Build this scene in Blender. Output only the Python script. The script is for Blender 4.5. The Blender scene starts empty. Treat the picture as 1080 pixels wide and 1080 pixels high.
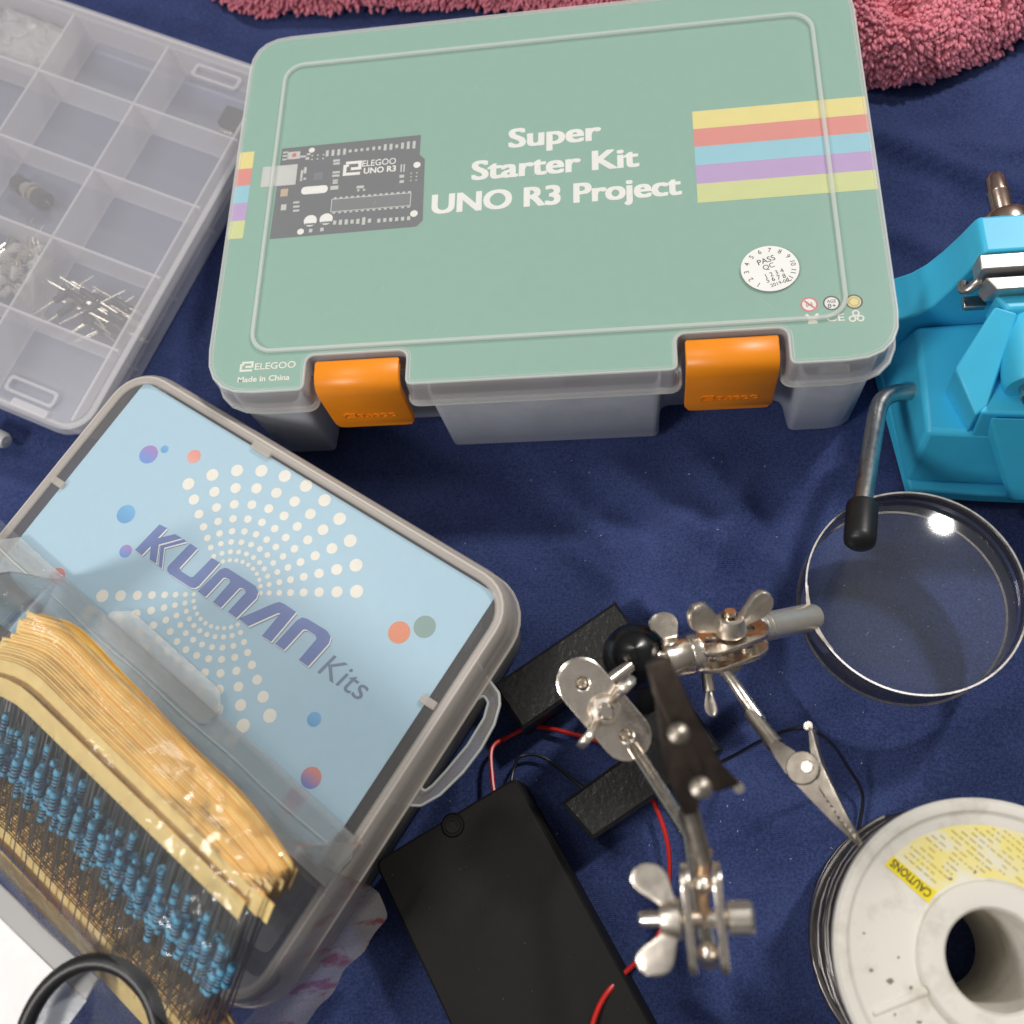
import bpy, math, random
from mathutils import Vector, Matrix, Euler, noise

# ------------------------------------------------------------------ scene, camera, light
scene = bpy.context.scene
COL = scene.collection
S = 0.001                                   # everything below is written in millimetres
random.seed(7)

cam_data = bpy.data.cameras.new("camera")
cam = bpy.data.objects.new("camera", cam_data)
COL.objects.link(cam)
scene.camera = cam
right = Vector((0.98989, 0.01620, -0.14090))
down = Vector((-0.03386, -0.93773, -0.34570))
fwd = Vector((-0.13773, 0.34698, -0.92771))
cam.matrix_world = Matrix(((right.x, -down.x, -fwd.x, 0.0449253),
                           (right.y, -down.y, -fwd.y, -0.1131797),
                           (right.z, -down.z, -fwd.z, 0.3026),
                           (0, 0, 0, 1)))
cam_data.sensor_width = 36
cam_data.lens = 36 * 1000 / 1080
cam_data.clip_start = 0.01
cam_data.clip_end = 20
cam_data.dof.use_dof = True
cam_data.dof.focus_distance = 0.290
cam_data.dof.aperture_fstop = 12.0

world = bpy.data.worlds.new("World")
scene.world = world
world.use_nodes = True
bg = world.node_tree.nodes["Background"]
# a plain room: pale ceiling overhead, dimmer walls towards the sides
wt = world.node_tree
w_tc = wt.nodes.new("ShaderNodeTexCoord")
w_sep = wt.nodes.new("ShaderNodeSeparateXYZ")
w_rmp = wt.nodes.new("ShaderNodeValToRGB")
w_rmp.color_ramp.elements[0].position = 0.0
w_rmp.color_ramp.elements[0].color = (0.21, 0.19, 0.175, 1)
w_rmp.color_ramp.elements[1].position = 0.9
w_rmp.color_ramp.elements[1].color = (1.0, 0.97, 0.94, 1)
wt.links.new(w_tc.outputs["Generated"], w_sep.inputs[0])
wt.links.new(w_sep.outputs[2], w_rmp.inputs[0])
wt.links.new(w_rmp.outputs[0], bg.inputs[0])
bg.inputs[1].default_value = 0.27


def area_lamp(name, loc, target, size, power, color):
    d = bpy.data.lights.new(name, 'AREA')
    d.shape = 'DISK'
    d.size = size
    d.energy = power
    d.color = color
    o = bpy.data.objects.new(name, d)
    COL.objects.link(o)
    o.location = loc
    o.rotation_euler = (Vector(target) - Vector(loc)).to_track_quat('-Z', 'Y').to_euler()
    return o


area_lamp("lamp_or_fill", (0.69, 0.72, 1.15), (0.03, 0.03, 0), 0.13, 12.0, (1.0, 0.97, 0.93))
area_lamp("lamp_or_fill", (-0.55, 0.30, 1.2), (-0.05, 0.02, 0), 0.30, 2.8, (1.0, 0.97, 0.94))  # added fill in place of light bounced off the ceiling
area_lamp("lamp_or_fill", (-0.46, -0.36, 0.62), (-0.06, -0.03, 0), 0.18, 3.0, (1.0, 0.97, 0.94))  # unseen front-left lamp, set low and close to brighten the resistor bundle

scene.view_settings.view_transform = 'Standard'
scene.view_settings.look = 'None'
scene.view_settings.exposure = 0.0
scene.view_settings.gamma = 1.0
try:
    scene.cycles.transparent_max_bounces = 32
    scene.cycles.max_bounces = 10
    scene.cycles.caustics_refractive = False
    scene.cycles.caustics_reflective = False
except Exception:
    pass


# ------------------------------------------------------------------ materials
def lin(r, g, b):
    def f(c):
        c /= 255.0
        return c / 12.92 if c <= 0.04045 else ((c + 0.055) / 1.055) ** 2.4
    return (f(r), f(g), f(b), 1)


def new_mat(name):
    m = bpy.data.materials.new(name)
    m.use_nodes = True
    nt = m.node_tree
    return m, nt, nt.nodes["Principled BSDF"], nt.nodes["Material Output"]


def coords(nt, scale=1.0):
    tc = nt.nodes.new("ShaderNodeTexCoord")
    mp = nt.nodes.new("ShaderNodeMapping")
    mp.inputs["Scale"].default_value = (scale,) * 3
    nt.links.new(tc.outputs["Object"], mp.inputs[0])
    return mp.outputs[0]


def noise_tex(nt, vec, scale, detail=3, rough=0.55):
    n = nt.nodes.new("ShaderNodeTexNoise")
    n.inputs["Scale"].default_value = scale
    n.inputs["Detail"].default_value = detail
    n.inputs["Roughness"].default_value = rough
    nt.links.new(vec, n.inputs["Vector"])
    return n.outputs["Fac"]


def ramp(nt, fac, stops):
    r = nt.nodes.new("ShaderNodeValToRGB")
    while len(r.color_ramp.elements) < len(stops):
        r.color_ramp.elements.new(0.5)
    for e, (p, c) in zip(r.color_ramp.elements, stops):
        e.position = p
        e.color = c if len(c) == 4 else (*c, 1)
    nt.links.new(fac, r.inputs[0])
    return r.outputs[0]


def bump(nt, height, strength, dist, normal_in):
    b = nt.nodes.new("ShaderNodeBump")
    b.inputs["Strength"].default_value = strength
    b.inputs["Distance"].default_value = dist * S
    nt.links.new(height, b.inputs["Height"])
    nt.links.new(b.outputs[0], normal_in)
    return b


def solid(name, col, rough=0.5, metal=0.0, var=0.12, vscale=0.15, bumps=0.0, bscale=1.5, spec=0.5, rough_var=0.0):
    """Opaque material: base colour with a soft mottling and a fine relief (texture space in mm)."""
    m, nt, p, out = new_mat(name)
    v = coords(nt, 1000.0)
    n = noise_tex(nt, v, vscale, 4)
    lo = tuple(c * (1 - var) for c in col[:3])
    hi = tuple(min(1, c * (1 + var)) for c in col[:3])
    nt.links.new(ramp(nt, n, [(0.3, lo), (0.7, hi)]), p.inputs["Base Color"])
    p.inputs["Roughness"].default_value = rough
    p.inputs["Metallic"].default_value = metal
    p.inputs["Specular IOR Level"].default_value = spec
    if rough_var:
        n3 = noise_tex(nt, v, 0.35, 5, 0.7)
        mr = nt.nodes.new("ShaderNodeMapRange")
        mr.inputs[1].default_value = 0.3
        mr.inputs[2].default_value = 0.7
        mr.inputs[3].default_value = max(0.02, rough - rough_var)
        mr.inputs[4].default_value = rough + rough_var
        nt.links.new(n3, mr.inputs[0])
        nt.links.new(mr.outputs[0], p.inputs["Roughness"])
    if bumps:
        n2 = noise_tex(nt, v, bscale, 3)
        bump(nt, n2, 0.6, bumps, p.inputs["Normal"])
    return m


def patchy(name, col, worn, rough, scale, p0, p1, bumps=0.0):
    """Opaque material with irregular worn or stained patches."""
    m, nt, p, out = new_mat(name)
    v = coords(nt, 1000.0)
    n = noise_tex(nt, v, scale, 6, 0.65)
    nt.links.new(ramp(nt, n, [(p0, col), (p1, worn)]), p.inputs["Base Color"])
    p.inputs["Roughness"].default_value = rough
    p.inputs["Specular IOR Level"].default_value = 0.4
    if bumps:
        bump(nt, noise_tex(nt, v, 0.5, 5, 0.7), 0.7, bumps, p.inputs["Normal"])
    return m


def clear(name, col, fac, rough=0.3, tint=(1, 1, 1), bumps=0.0, bscale=0.2, spec=0.5, fac_var=0.0):
    """Clear or milky plastic: part of the light goes straight through, the rest meets a pale glossy surface."""
    m, nt, p, out = new_mat(name)
    p.inputs["Base Color"].default_value = (*col[:3], 1)
    p.inputs["Roughness"].default_value = rough
    p.inputs["Specular IOR Level"].default_value = spec
    tr = nt.nodes.new("ShaderNodeBsdfTransparent")
    tr.inputs[0].default_value = (*tint, 1)
    mix = nt.nodes.new("ShaderNodeMixShader")
    mix.inputs[0].default_value = fac
    v = coords(nt, 1000.0)
    if fac_var:
        n = noise_tex(nt, v, 0.06, 4, 0.6)
        mr = nt.nodes.new("ShaderNodeMapRange")
        mr.inputs[1].default_value = 0.3
        mr.inputs[2].default_value = 0.7
        mr.inputs[3].default_value = max(0, fac - fac_var)
        mr.inputs[4].default_value = fac + fac_var
        nt.links.new(n, mr.inputs[0])
        nt.links.new(mr.outputs[0], mix.inputs[0])
    nt.links.new(tr.outputs[0], mix.inputs[1])
    nt.links.new(p.outputs[0], mix.inputs[2])
    nt.links.new(mix.outputs[0], out.inputs[0])
    if bumps:
        bump(nt, noise_tex(nt, v, bscale, 4), 0.6, bumps, p.inputs["Normal"])
    return m


def film(name, haze, gloss, bumps, bscale, col=(0.8, 0.8, 0.8), ior=1.45, print_col=None):
    """Thin plastic film or lens: see-through, with a sharp coat reflection and a little haze."""
    m, nt, p, out = new_mat(name)
    nt.nodes.remove(p)
    v = coords(nt, 1000.0)
    tr = nt.nodes.new("ShaderNodeBsdfTransparent")
    df = nt.nodes.new("ShaderNodeBsdfDiffuse")
    df.inputs[0].default_value = (*col, 1)
    if print_col:                                        # streaks of print running along the film edge
        mp = nt.nodes.new("ShaderNodeMapping")
        mp.inputs["Rotation"].default_value = (0, 0, 0.95)
        mp.inputs["Scale"].default_value = (0.035, 0.16, 0.06)
        nt.links.new(v, mp.inputs[0])
        nz = noise_tex(nt, mp.outputs[0], 1.0, 4, 0.65)
        nt.links.new(ramp(nt, nz, [(0.53, col), (0.60, print_col)]), df.inputs[0])
    gl = nt.nodes.new("ShaderNodeBsdfGlossy")
    gl.inputs["Roughness"].default_value = gloss
    fr = nt.nodes.new("ShaderNodeFresnel")
    fr.inputs[0].default_value = ior
    m1 = nt.nodes.new("ShaderNodeMixShader")
    m2 = nt.nodes.new("ShaderNodeMixShader")
    m1.inputs[0].default_value = haze
    nt.links.new(tr.outputs[0], m1.inputs[1])
    nt.links.new(df.outputs[0], m1.inputs[2])
    nt.links.new(fr.outputs[0], m2.inputs[0])
    nt.links.new(m1.outputs[0], m2.inputs[1])
    nt.links.new(gl.outputs[0], m2.inputs[2])
    nt.links.new(m2.outputs[0], out.inputs[0])
    if bumps:
        h = noise_tex(nt, v, bscale, 4, 0.6)
        b = nt.nodes.new("ShaderNodeBump")
        b.inputs["Strength"].default_value = 1.0
        b.inputs["Distance"].default_value = bumps * S
        nt.links.new(h, b.inputs["Height"])
        nt.links.new(b.outputs[0], gl.inputs["Normal"])
        nt.links.new(b.outputs[0], fr.inputs["Normal"])
    return m


def fabric_navy():
    m, nt, p, out = new_mat("navy_cotton")
    v = coords(nt, 1000.0)
    n1 = noise_tex(nt, v, 1.3, 3, 0.6)
    n2 = noise_tex(nt, v, 0.03, 3)
    mixf = nt.nodes.new("ShaderNodeMath")
    mixf.operation = 'MULTIPLY_ADD'
    mixf.inputs[1].default_value = 0.5
    nt.links.new(n2, mixf.inputs[0])
    nt.links.new(n1, mixf.inputs[2])
    c = ramp(nt, mixf.outputs[0], [(0.45, (0.018, 0.027, 0.082)), (0.65, (0.028, 0.042, 0.124)), (0.9, (0.05, 0.072, 0.195))])
    nt.links.new(c, p.inputs["Base Color"])
    p.inputs["Roughness"].default_value = 0.85
    p.inputs["Specular IOR Level"].default_value = 0.15
    p.inputs["Sheen Weight"].default_value = 0.12
    p.inputs["Sheen Tint"].default_value = (0.35, 0.45, 1, 1)
    wx = nt.nodes.new("ShaderNodeTexWave")
    wx.inputs["Scale"].default_value = 0.55
    wx.inputs["Distortion"].default_value = 0.6
    wx.bands_direction = 'X'
    wy = nt.nodes.new("ShaderNodeTexWave")
    wy.inputs["Scale"].default_value = 0.55
    wy.inputs["Distortion"].default_value = 0.6
    wy.bands_direction = 'Y'
    nt.links.new(v, wx.inputs[0])
    nt.links.new(v, wy.inputs[0])
    ad = nt.nodes.new("ShaderNodeMath")
    ad.operation = 'ADD'
    nt.links.new(wx.outputs["Fac"], ad.inputs[0])
    nt.links.new(wy.outputs["Fac"], ad.inputs[1])
    ad2 = nt.nodes.new("ShaderNodeMath")
    ad2.operation = 'MULTIPLY_ADD'
    ad2.inputs[1].default_value = 1.2
    nt.links.new(n1, ad2.inputs[0])
    nt.links.new(ad.outputs[0], ad2.inputs[2])
    bump(nt, ad2.outputs[0], 0.5, 0.12, p.inputs["Normal"])
    return m


def resistor_paint():
    m, nt, p, out = new_mat("blue_resistor_paint")
    tc = nt.nodes.new("ShaderNodeTexCoord")
    sx = nt.nodes.new("ShaderNodeSeparateXYZ")
    nt.links.new(tc.outputs["Generated"], sx.inputs[0])
    b = lin(112, 196, 236)
    k = lin(25, 22, 30)
    r = lin(110, 60, 70)
    c = ramp(nt, sx.outputs[2], [(0.0, b), (0.19, k), (0.28, b), (0.35, k), (0.44, b), (0.51, r), (0.60, b), (0.67, k), (0.76, b)])
    c.node.color_ramp.interpolation = 'CONSTANT'
    nt.links.new(c, p.inputs["Base Color"])
    p.inputs["Roughness"].default_value = 0.28
    return m


def gradient_print(name, c0, c1):
    m, nt, p, out = new_mat(name)
    tc = nt.nodes.new("ShaderNodeTexCoord")
    sx = nt.nodes.new("ShaderNodeSeparateXYZ")
    nt.links.new(tc.outputs["Generated"], sx.inputs[0])
    nt.links.new(ramp(nt, sx.outputs[1], [(0.15, c0), (0.85, c1)]), p.inputs["Base Color"])
    p.inputs["Roughness"].default_value = 0.5
    return m


M = {}
M['navy'] = fabric_navy()
M['pink'] = solid("pink_fleece", lin(226, 148, 158), 0.95, var=0.12, vscale=0.08, spec=0.1)
M['pink_tuft'] = solid("pink_fleece_tufts", lin(238, 150, 164), 0.95, var=0.12, vscale=0.1, spec=0.1)
M['lid_clear'] = clear("frosted_lid_plastic", (0.80, 0.78, 0.75), 0.10, 0.32, spec=0.5, bumps=0.02, bscale=0.6)
M['lid_rim'] = clear("milky_rim_plastic", (0.93, 0.90, 0.90), 0.27, 0.28)
M['bead'] = clear("milky_bead_plastic", (0.86, 0.9, 0.86), 0.42, 0.3)
M['tray'] = clear("smoky_tray_plastic", (0.66, 0.70, 0.78), 0.5, 0.3, tint=(0.85, 0.87, 0.94), fac_var=0.05)
M['kuman_rim'] = clear("grey_rim_plastic", (0.80, 0.74, 0.68), 0.4, 0.28, tint=(0.92, 0.91, 0.89))
M['kuman_edge'] = clear("pale_rim_edge", (0.84, 0.78, 0.72), 0.5, 0.28)
M['kuman_lid'] = clear("clear_lid_plastic", (0.75, 0.75, 0.75), 0.07, 0.25, bumps=0.02, bscale=0.4)
M['kuman_tray'] = clear("dull_tray_plastic", (0.30, 0.30, 0.29), 0.55, 0.35, tint=(0.75, 0.75, 0.75))
M['kuman_tab'] = clear("clear_tab_plastic", (0.60, 0.58, 0.56), 0.2, 0.25)
M['org_wall'] = clear("milky_divider_plastic", (0.84, 0.82, 0.84), 0.42, 0.35)
M['org_floor'] = clear("hazy_organizer_floor", (0.68, 0.71, 0.80), 0.19, 0.35, tint=(0.92, 0.94, 1.0))
M['org_lid'] = clear("hazy_organizer_lid", (0.82, 0.81, 0.84), 0.16, 0.2, bumps=0.03, bscale=0.12)
M['org_rim'] = clear("organizer_rim_plastic", (0.82, 0.81, 0.83), 0.3, 0.25)
M['green_paper'] = solid("green_insert_paper", lin(132, 181, 165), 0.75, var=0.015, vscale=0.3, spec=0.2)
M['blue_paper'] = solid("pale_blue_insert_paper", lin(176, 210, 228), 0.7, var=0.015, vscale=0.3, spec=0.25)
M['white_print'] = solid("white_print", lin(246, 246, 242), 0.7, var=0.02, spec=0.2)
M['cream_print'] = solid("cream_print", lin(244, 240, 228), 0.7, var=0.03, spec=0.2)
M['board_print'] = solid("slate_print", lin(92, 99, 106), 0.7, var=0.03, spec=0.2)
M['board_light'] = solid("pale_grey_print", lin(205, 208, 205), 0.7, var=0.03, spec=0.2)
M['board_mid'] = solid("mid_grey_print", lin(112, 118, 124), 0.7, var=0.03, spec=0.2)
M['tan_print'] = solid("tan_print", lin(205, 180, 150), 0.7, spec=0.2)
M['red_print'] = solid("red_print", lin(220, 105, 105), 0.7, spec=0.2)
M['ink'] = solid("black_ink", lin(60, 62, 66), 0.7, spec=0.2)
for nm, c in {'stripe_yellow': (238, 226, 140), 'stripe_red': (228, 138, 128), 'stripe_blue': (146, 208, 226), 'stripe_purple': (190, 160, 212), 'stripe_lime': (214, 222, 150)}.items():
    M[nm] = solid(nm, lin(*c), 0.72, var=0.02, spec=0.2)
M['letter_blue'] = solid("periwinkle_print", lin(104, 126, 186), 0.6, var=0.06, vscale=0.2, spec=0.25)
M['letter_grey'] = solid("grey_blue_print", lin(110, 130, 160), 0.6, spec=0.25)
M['bub_violet'] = gradient_print("violet_blue_bubble", lin(100, 150, 222), lin(160, 130, 200))
M['bub_blue'] = gradient_print("sky_blue_bubble", lin(90, 160, 215), lin(105, 178, 228))
M['bub_coral'] = gradient_print("coral_bubble", lin(240, 165, 150), lin(236, 150, 130))
M['bub_orange'] = gradient_print("orange_bubble", lin(228, 138, 98), lin(228, 138, 98))
M['bub_sage'] = gradient_print("sage_bubble", lin(132, 162, 156), lin(132, 162, 156))
M['bub_mix'] = gradient_print("red_blue_bubble", lin(110, 120, 190), lin(215, 130, 115))
M['orange'] = solid("orange_latch_plastic", lin(255, 150, 26), 0.38, var=0.05, vscale=0.1, bumps=0.02, bscale=0.8)
M['cyan'] = solid("sky_blue_vise_plastic", (0.055, 0.56, 0.86), 0.42, var=0.05, vscale=0.06, bumps=0.03, bscale=0.5)
M['nickel'] = solid("nickel_plate", (0.86, 0.78, 0.68), 0.24, 1.0, var=0.08, vscale=0.3, bumps=0.02, bscale=1.2, rough_var=0.08)
M['nickel_cast'] = solid("cast_nickel", (0.88, 0.80, 0.70), 0.36, 1.0, var=0.1, vscale=0.4, bumps=0.06, bscale=0.9, rough_var=0.08)
M['satin'] = solid("satin_nickel", (0.90, 0.84, 0.75), 0.3, 0.72, var=0.05, vscale=0.4, bumps=0.03, bscale=1.5)
M['foam'] = solid("grey_foam", (0.16, 0.16, 0.165), 0.9, var=0.15, vscale=0.4, bumps=0.2)
M['steel'] = solid("brushed_steel", (0.55, 0.53, 0.51), 0.3, 1.0, var=0.1, vscale=0.3, rough_var=0.06)
M['jaw_steel'] = solid("ground_steel", (0.62, 0.58, 0.56), 0.42, 1.0, var=0.08, vscale=0.5, bumps=0.02)
M['dark_reflect_steel'] = solid("steel_with_dark_reflection", (0.085, 0.066, 0.056), 0.45, 1.0, var=0.15, vscale=0.25, rough_var=0.1)  # near clip: dark surroundings reflected in the steel are painted into its colour
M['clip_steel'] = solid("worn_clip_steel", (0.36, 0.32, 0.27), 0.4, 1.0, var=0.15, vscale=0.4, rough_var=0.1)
M['brass'] = solid("worn_brass", (0.62, 0.42, 0.26), 0.3, 1.0, var=0.15, vscale=0.3)
M['bolt'] = solid("copper_tinted_bolt", (0.60, 0.44, 0.36), 0.25, 1.0, var=0.15, vscale=0.25)
M['hammer'] = solid("hammered_black_paint", (0.014, 0.014, 0.014), 0.3, var=0.2, vscale=0.8, bumps=0.5, bscale=0.55)
M['black_gloss'] = solid("black_gloss_paint", (0.007, 0.007, 0.008), 0.26, var=0.2, bumps=0.02)
M['black_rubber'] = solid("black_rubber", (0.012, 0.012, 0.013), 0.42, var=0.2, vscale=0.3, bumps=0.02)
M['black_plastic'] = solid("black_battery_plastic", (0.007, 0.0065, 0.006), 0.6, var=0.12, vscale=0.6, bumps=0.04, bscale=2.0, spec=0.25)
M['black_hole'] = solid("dark_recess", (0.003, 0.003, 0.003), 0.8)
M['red_wire'] = solid("red_wire_sheath", lin(190, 32, 22), 0.35, var=0.08)
M['black_wire'] = solid("black_wire_sheath", (0.012, 0.012, 0.014), 0.3, var=0.1)
M['spool'] = patchy("off_white_spool_plastic", lin(230, 226, 216), lin(190, 180, 164), 0.5, 0.11, 0.5, 0.85, bumps=0.08)
M['spool_rim'] = solid("white_spool_rim", lin(232, 230, 222), 0.45, var=0.05, vscale=0.2, bumps=0.05, bscale=0.4)
M['solder'] = solid("dull_solder", (0.30, 0.28, 0.265), 0.38, 1.0, var=0.15, vscale=0.3)
M['lbl_yellow'] = patchy("pale_yellow_label", lin(238, 224, 138), lin(230, 226, 208), 0.6, 0.14, 0.44, 0.62)
M['lbl_bright'] = solid("bright_yellow_label", lin(238, 215, 20), 0.55, var=0.06, vscale=0.3)
M['lbl_ink'] = solid("faded_label_ink", lin(198, 182, 108), 0.7)
M['dirt'] = solid("grey_dirt", lin(140, 132, 120), 0.9)
M['tape_face'] = solid("yellow_paper_tape", lin(252, 220, 146), 0.6, var=0.08, vscale=0.25)
M['tape_edge'] = solid("orange_tape_edge", lin(253, 180, 66), 0.6, var=0.18, vscale=0.12)
M['lead'] = solid("tinned_lead", (0.44, 0.42, 0.39), 0.35, 1.0)
M['resistor'] = resistor_paint()
M['film'] = film("bag_film", 0.07, 0.09, 0.45, 0.16, ior=1.36)
M['crumpled_end'] = film("crumpled_printed_film", 0.30, 0.15, 0.5, 0.2, (0.66, 0.61, 0.60), ior=1.35, print_col=lin(196, 112, 104))
M['film_thick'] = film("bag_zip_film", 0.34, 0.22, 0.15, 0.3, (0.74, 0.76, 0.76), ior=1.3)
M['pouch'] = film("crinkled_pouch_film", 0.4, 0.12, 1.2, 0.22, (0.9, 0.86, 0.86))
M['ring_wall'] = clear("smoky_ring_plastic", (0.10, 0.095, 0.09), 0.42, 0.12, tint=(0.72, 0.70, 0.70))
M['lens'] = film("magnifier_glass", 0.03, 0.07, 0.0, 0.2, (0.7, 0.75, 0.8), ior=1.3)
M['paper_white'] = solid("white_card", lin(240, 238, 238), 0.7, var=0.03, vscale=0.2)
M['seal'] = clear("grey_seal_plastic", (0.55, 0.54, 0.52), 0.6, 0.4)
M['led'] = clear("clear_led_epoxy", (0.85, 0.82, 0.78), 0.38, 0.12)
M['diode'] = solid("dark_component_body", (0.010, 0.014, 0.022), 0.3)
M['bright_lead'] = solid("bright_tinned_lead", (0.82, 0.76, 0.66), 0.22, 1.0)
M['nub'] = solid("milky_nub_plastic", lin(205, 205, 205), 0.4)
M['lint'] = solid("white_lint", lin(200, 200, 200), 0.9)


# ------------------------------------------------------------------ mesh helpers (mm in, metres out)
class MB:
    def __init__(self):
        self.v, self.f, self.mi = [], [], []

    def add(self, verts, faces, mi=0, mat=None):
        o = len(self.v)
        self.v += [tuple(mat @ Vector(p)) if mat else tuple(p) for p in verts]
        self.f += [tuple(i + o for i in f) for f in faces]
        self.mi += [mi] * len(faces)
        return self

    def loft(self, rings, cap0=True, cap1=True, mi=0, mat=None, closed=True):
        n = len(rings[0])
        vs = [p for r in rings for p in r]
        fs = []
        for k in range(len(rings) - 1):
            for i in range(n if closed else n - 1):
                j = (i + 1) % n
                fs.append((k * n + i, k * n + j, (k + 1) * n + j, (k + 1) * n + i))
        if cap0:
            fs.append(tuple(range(n - 1, -1, -1)))
        if cap1:
            fs.append(tuple((len(rings) - 1) * n + i for i in range(n)))
        return self.add(vs, fs, mi, mat)

    def prism(self, poly, z0, z1, mi=0, mat=None):
        return self.loft([[(x, y, z0) for x, y in poly], [(x, y, z1) for x, y in poly]], mi=mi, mat=mat)

    def box(self, x0, x1, y0, y1, z0, z1, mi=0, mat=None):
        return self.prism([(x0, y0), (x1, y0), (x1, y1), (x0, y1)], z0, z1, mi, mat)

    def lathe(self, prof, n=32, mi=0, mat=None, cap0=False, cap1=False):
        rings = [[(r * math.cos(2 * math.pi * i / n), r * math.sin(2 * math.pi * i / n), z) for i in range(n)] for r, z in prof]
        return self.loft(rings, cap0, cap1, mi, mat)

    def tube(self, path, r, n=10, mi=0, caps=True):
        pts = [Vector(p) for p in path]
        rad = r if isinstance(r, (list, tuple)) else [r] * len(pts)
        rings = []
        t0 = (pts[1] - pts[0]).normalized()
        up = Vector((0, 0, 1)) if abs(t0.z) < 0.9 else Vector((1, 0, 0))
        nrm = t0.cross(up).normalized()
        for i, p in enumerate(pts):
            t = (pts[min(i + 1, len(pts) - 1)] - pts[max(i - 1, 0)]).normalized()
            nrm = (nrm - t * nrm.dot(t)).normalized()
            b = t.cross(nrm)
            rings.append([tuple(p + (nrm * math.cos(2 * math.pi * k / n) + b * math.sin(2 * math.pi * k / n)) * rad[i]) for k in range(n)])
        return self.loft(rings, caps, caps, mi)

    def mesh(self, name, mats, smooth=True, angle=38):
        me = bpy.data.meshes.new(name)
        me.from_pydata([(x * S, y * S, z * S) for x, y, z in self.v], [], self.f)
        for m in (mats if isinstance(mats, (list, tuple)) else [mats]):
            me.materials.append(m)
        if any(self.mi):
            me.polygons.foreach_set("material_index", self.mi)
        me.validate()
        me.update()
        if smooth:
            me.polygons.foreach_set("use_smooth", [True] * len(me.polygons))
            me.set_sharp_from_angle(angle=math.radians(angle))
        return me

    def build(self, name, mats, parent=None, bevel=0.0, solidify=0.0, smooth=True, angle=38, segs=2):
        o = bpy.data.objects.new(name, self.mesh(name, mats, smooth, angle))
        COL.objects.link(o)
        if parent:
            o.parent = parent
        if solidify:
            md = o.modifiers.new("thickness", 'SOLIDIFY')
            md.thickness = solidify * S
            md.offset = -1
        if bevel:
            md = o.modifiers.new("bevel", 'BEVEL')
            md.width = bevel * S
            md.segments = segs
            md.limit_method = 'ANGLE'
            md.angle_limit = math.radians(40)
            md.harden_normals = False
        return o


def link(name, me, parent=None):
    o = bpy.data.objects.new(name, me)
    COL.objects.link(o)
    if parent:
        o.parent = parent
    return o


def thing(name, label, cat, loc=(0, 0, 0), rot=(0, 0, 0), group=None):
    o = bpy.data.objects.new(name, None)
    o.empty_display_size = 0.01
    COL.objects.link(o)
    o.location = Vector(loc) * S
    o.rotation_euler = rot
    return tag(o, label, cat, group)


def tag(o, label, cat, group=None):
    o['label'] = label
    o['category'] = cat
    if group:
        o['group'] = group
    return o


def stuff(o):
    o['kind'] = 'stuff'
    return o


def rrect(x0, y0, x1, y1, r, n=6):
    pts = []
    for cx, cy, a in ((x1 - r, y0 + r, -90), (x1 - r, y1 - r, 0), (x0 + r, y1 - r, 90), (x0 + r, y0 + r, 180)):
        for k in range(n + 1):
            t = math.radians(a + 90 * k / n)
            pts.append((cx + r * math.cos(t), cy + r * math.sin(t)))
    return pts


def round_poly(poly, radii, n=4):
    """Round the corners of a polygon; radii per corner."""
    out = []
    m = len(poly)
    for i in range(m):
        p = Vector(poly[i])
        r = radii[i] if isinstance(radii, (list, tuple)) else radii
        a = (Vector(poly[i - 1]) - p)
        b = (Vector(poly[(i + 1) % m]) - p)
        if r <= 0:
            out.append(tuple(p))
            continue
        an, bn = a.normalized(), b.normalized()
        half = math.acos(max(-1, min(1, an.dot(bn)))) / 2
        d = min(r / max(math.tan(half), 1e-3), a.length * 0.49, b.length * 0.49)
        s, e = p + an * d, p + bn * d
        for k in range(n + 1):
            t = k / n
            out.append(tuple((1 - t) ** 2 * s + 2 * t * (1 - t) * p + t * t * e))
    return out


def inset(poly, d):
    """Move every edge of a counter-clockwise polygon inwards by d."""
    out = []
    m = len(poly)
    for i in range(m):
        p0, p, p1 = Vector(poly[i - 1]), Vector(poly[i]), Vector(poly[(i + 1) % m])
        e0, e1 = (p - p0), (p1 - p)
        if e0.length < 1e-6:
            e0 = e1
        if e1.length < 1e-6:
            e1 = e0
        e0.normalize()
        e1.normalize()
        n0, n1 = Vector((-e0.y, e0.x)), Vector((-e1.y, e1.x))
        b = n0 + n1
        k = d / max(0.35, (1 + n0.dot(n1)))
        out.append((p.x + b.x * k, p.y + b.y * k))
    return out


def ring3(poly, z):
    return [(x, y, z) for x, y in poly]


def curve_mesh(polys, extrude=0.0, bevel=0.0):
    """Fill 2-D outlines (holes allowed); returns verts and faces in mm."""
    cu = bpy.data.curves.new("outline", 'CURVE')
    cu.dimensions = '2D'
    cu.fill_mode = 'BOTH'
    cu.extrude = extrude
    cu.bevel_depth = bevel
    cu.bevel_resolution = 1
    for poly in polys:
        sp = cu.splines.new('POLY')
        sp.points.add(len(poly) - 1)
        for q, (x, y) in zip(sp.points, poly):
            q.co = (x, y, 0, 1)
        sp.use_cyclic_u = True
    return _to_vf(cu)


def _to_vf(cu):
    ob = bpy.data.objects.new("temp", cu)
    me = bpy.data.meshes.new_from_object(ob)
    vs = [tuple(v.co) for v in me.vertices]
    fs = [tuple(p.vertices) for p in me.polygons]
    bpy.data.objects.remove(ob)
    bpy.data.curves.remove(cu)
    bpy.data.meshes.remove(me)
    return vs, fs


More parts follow.
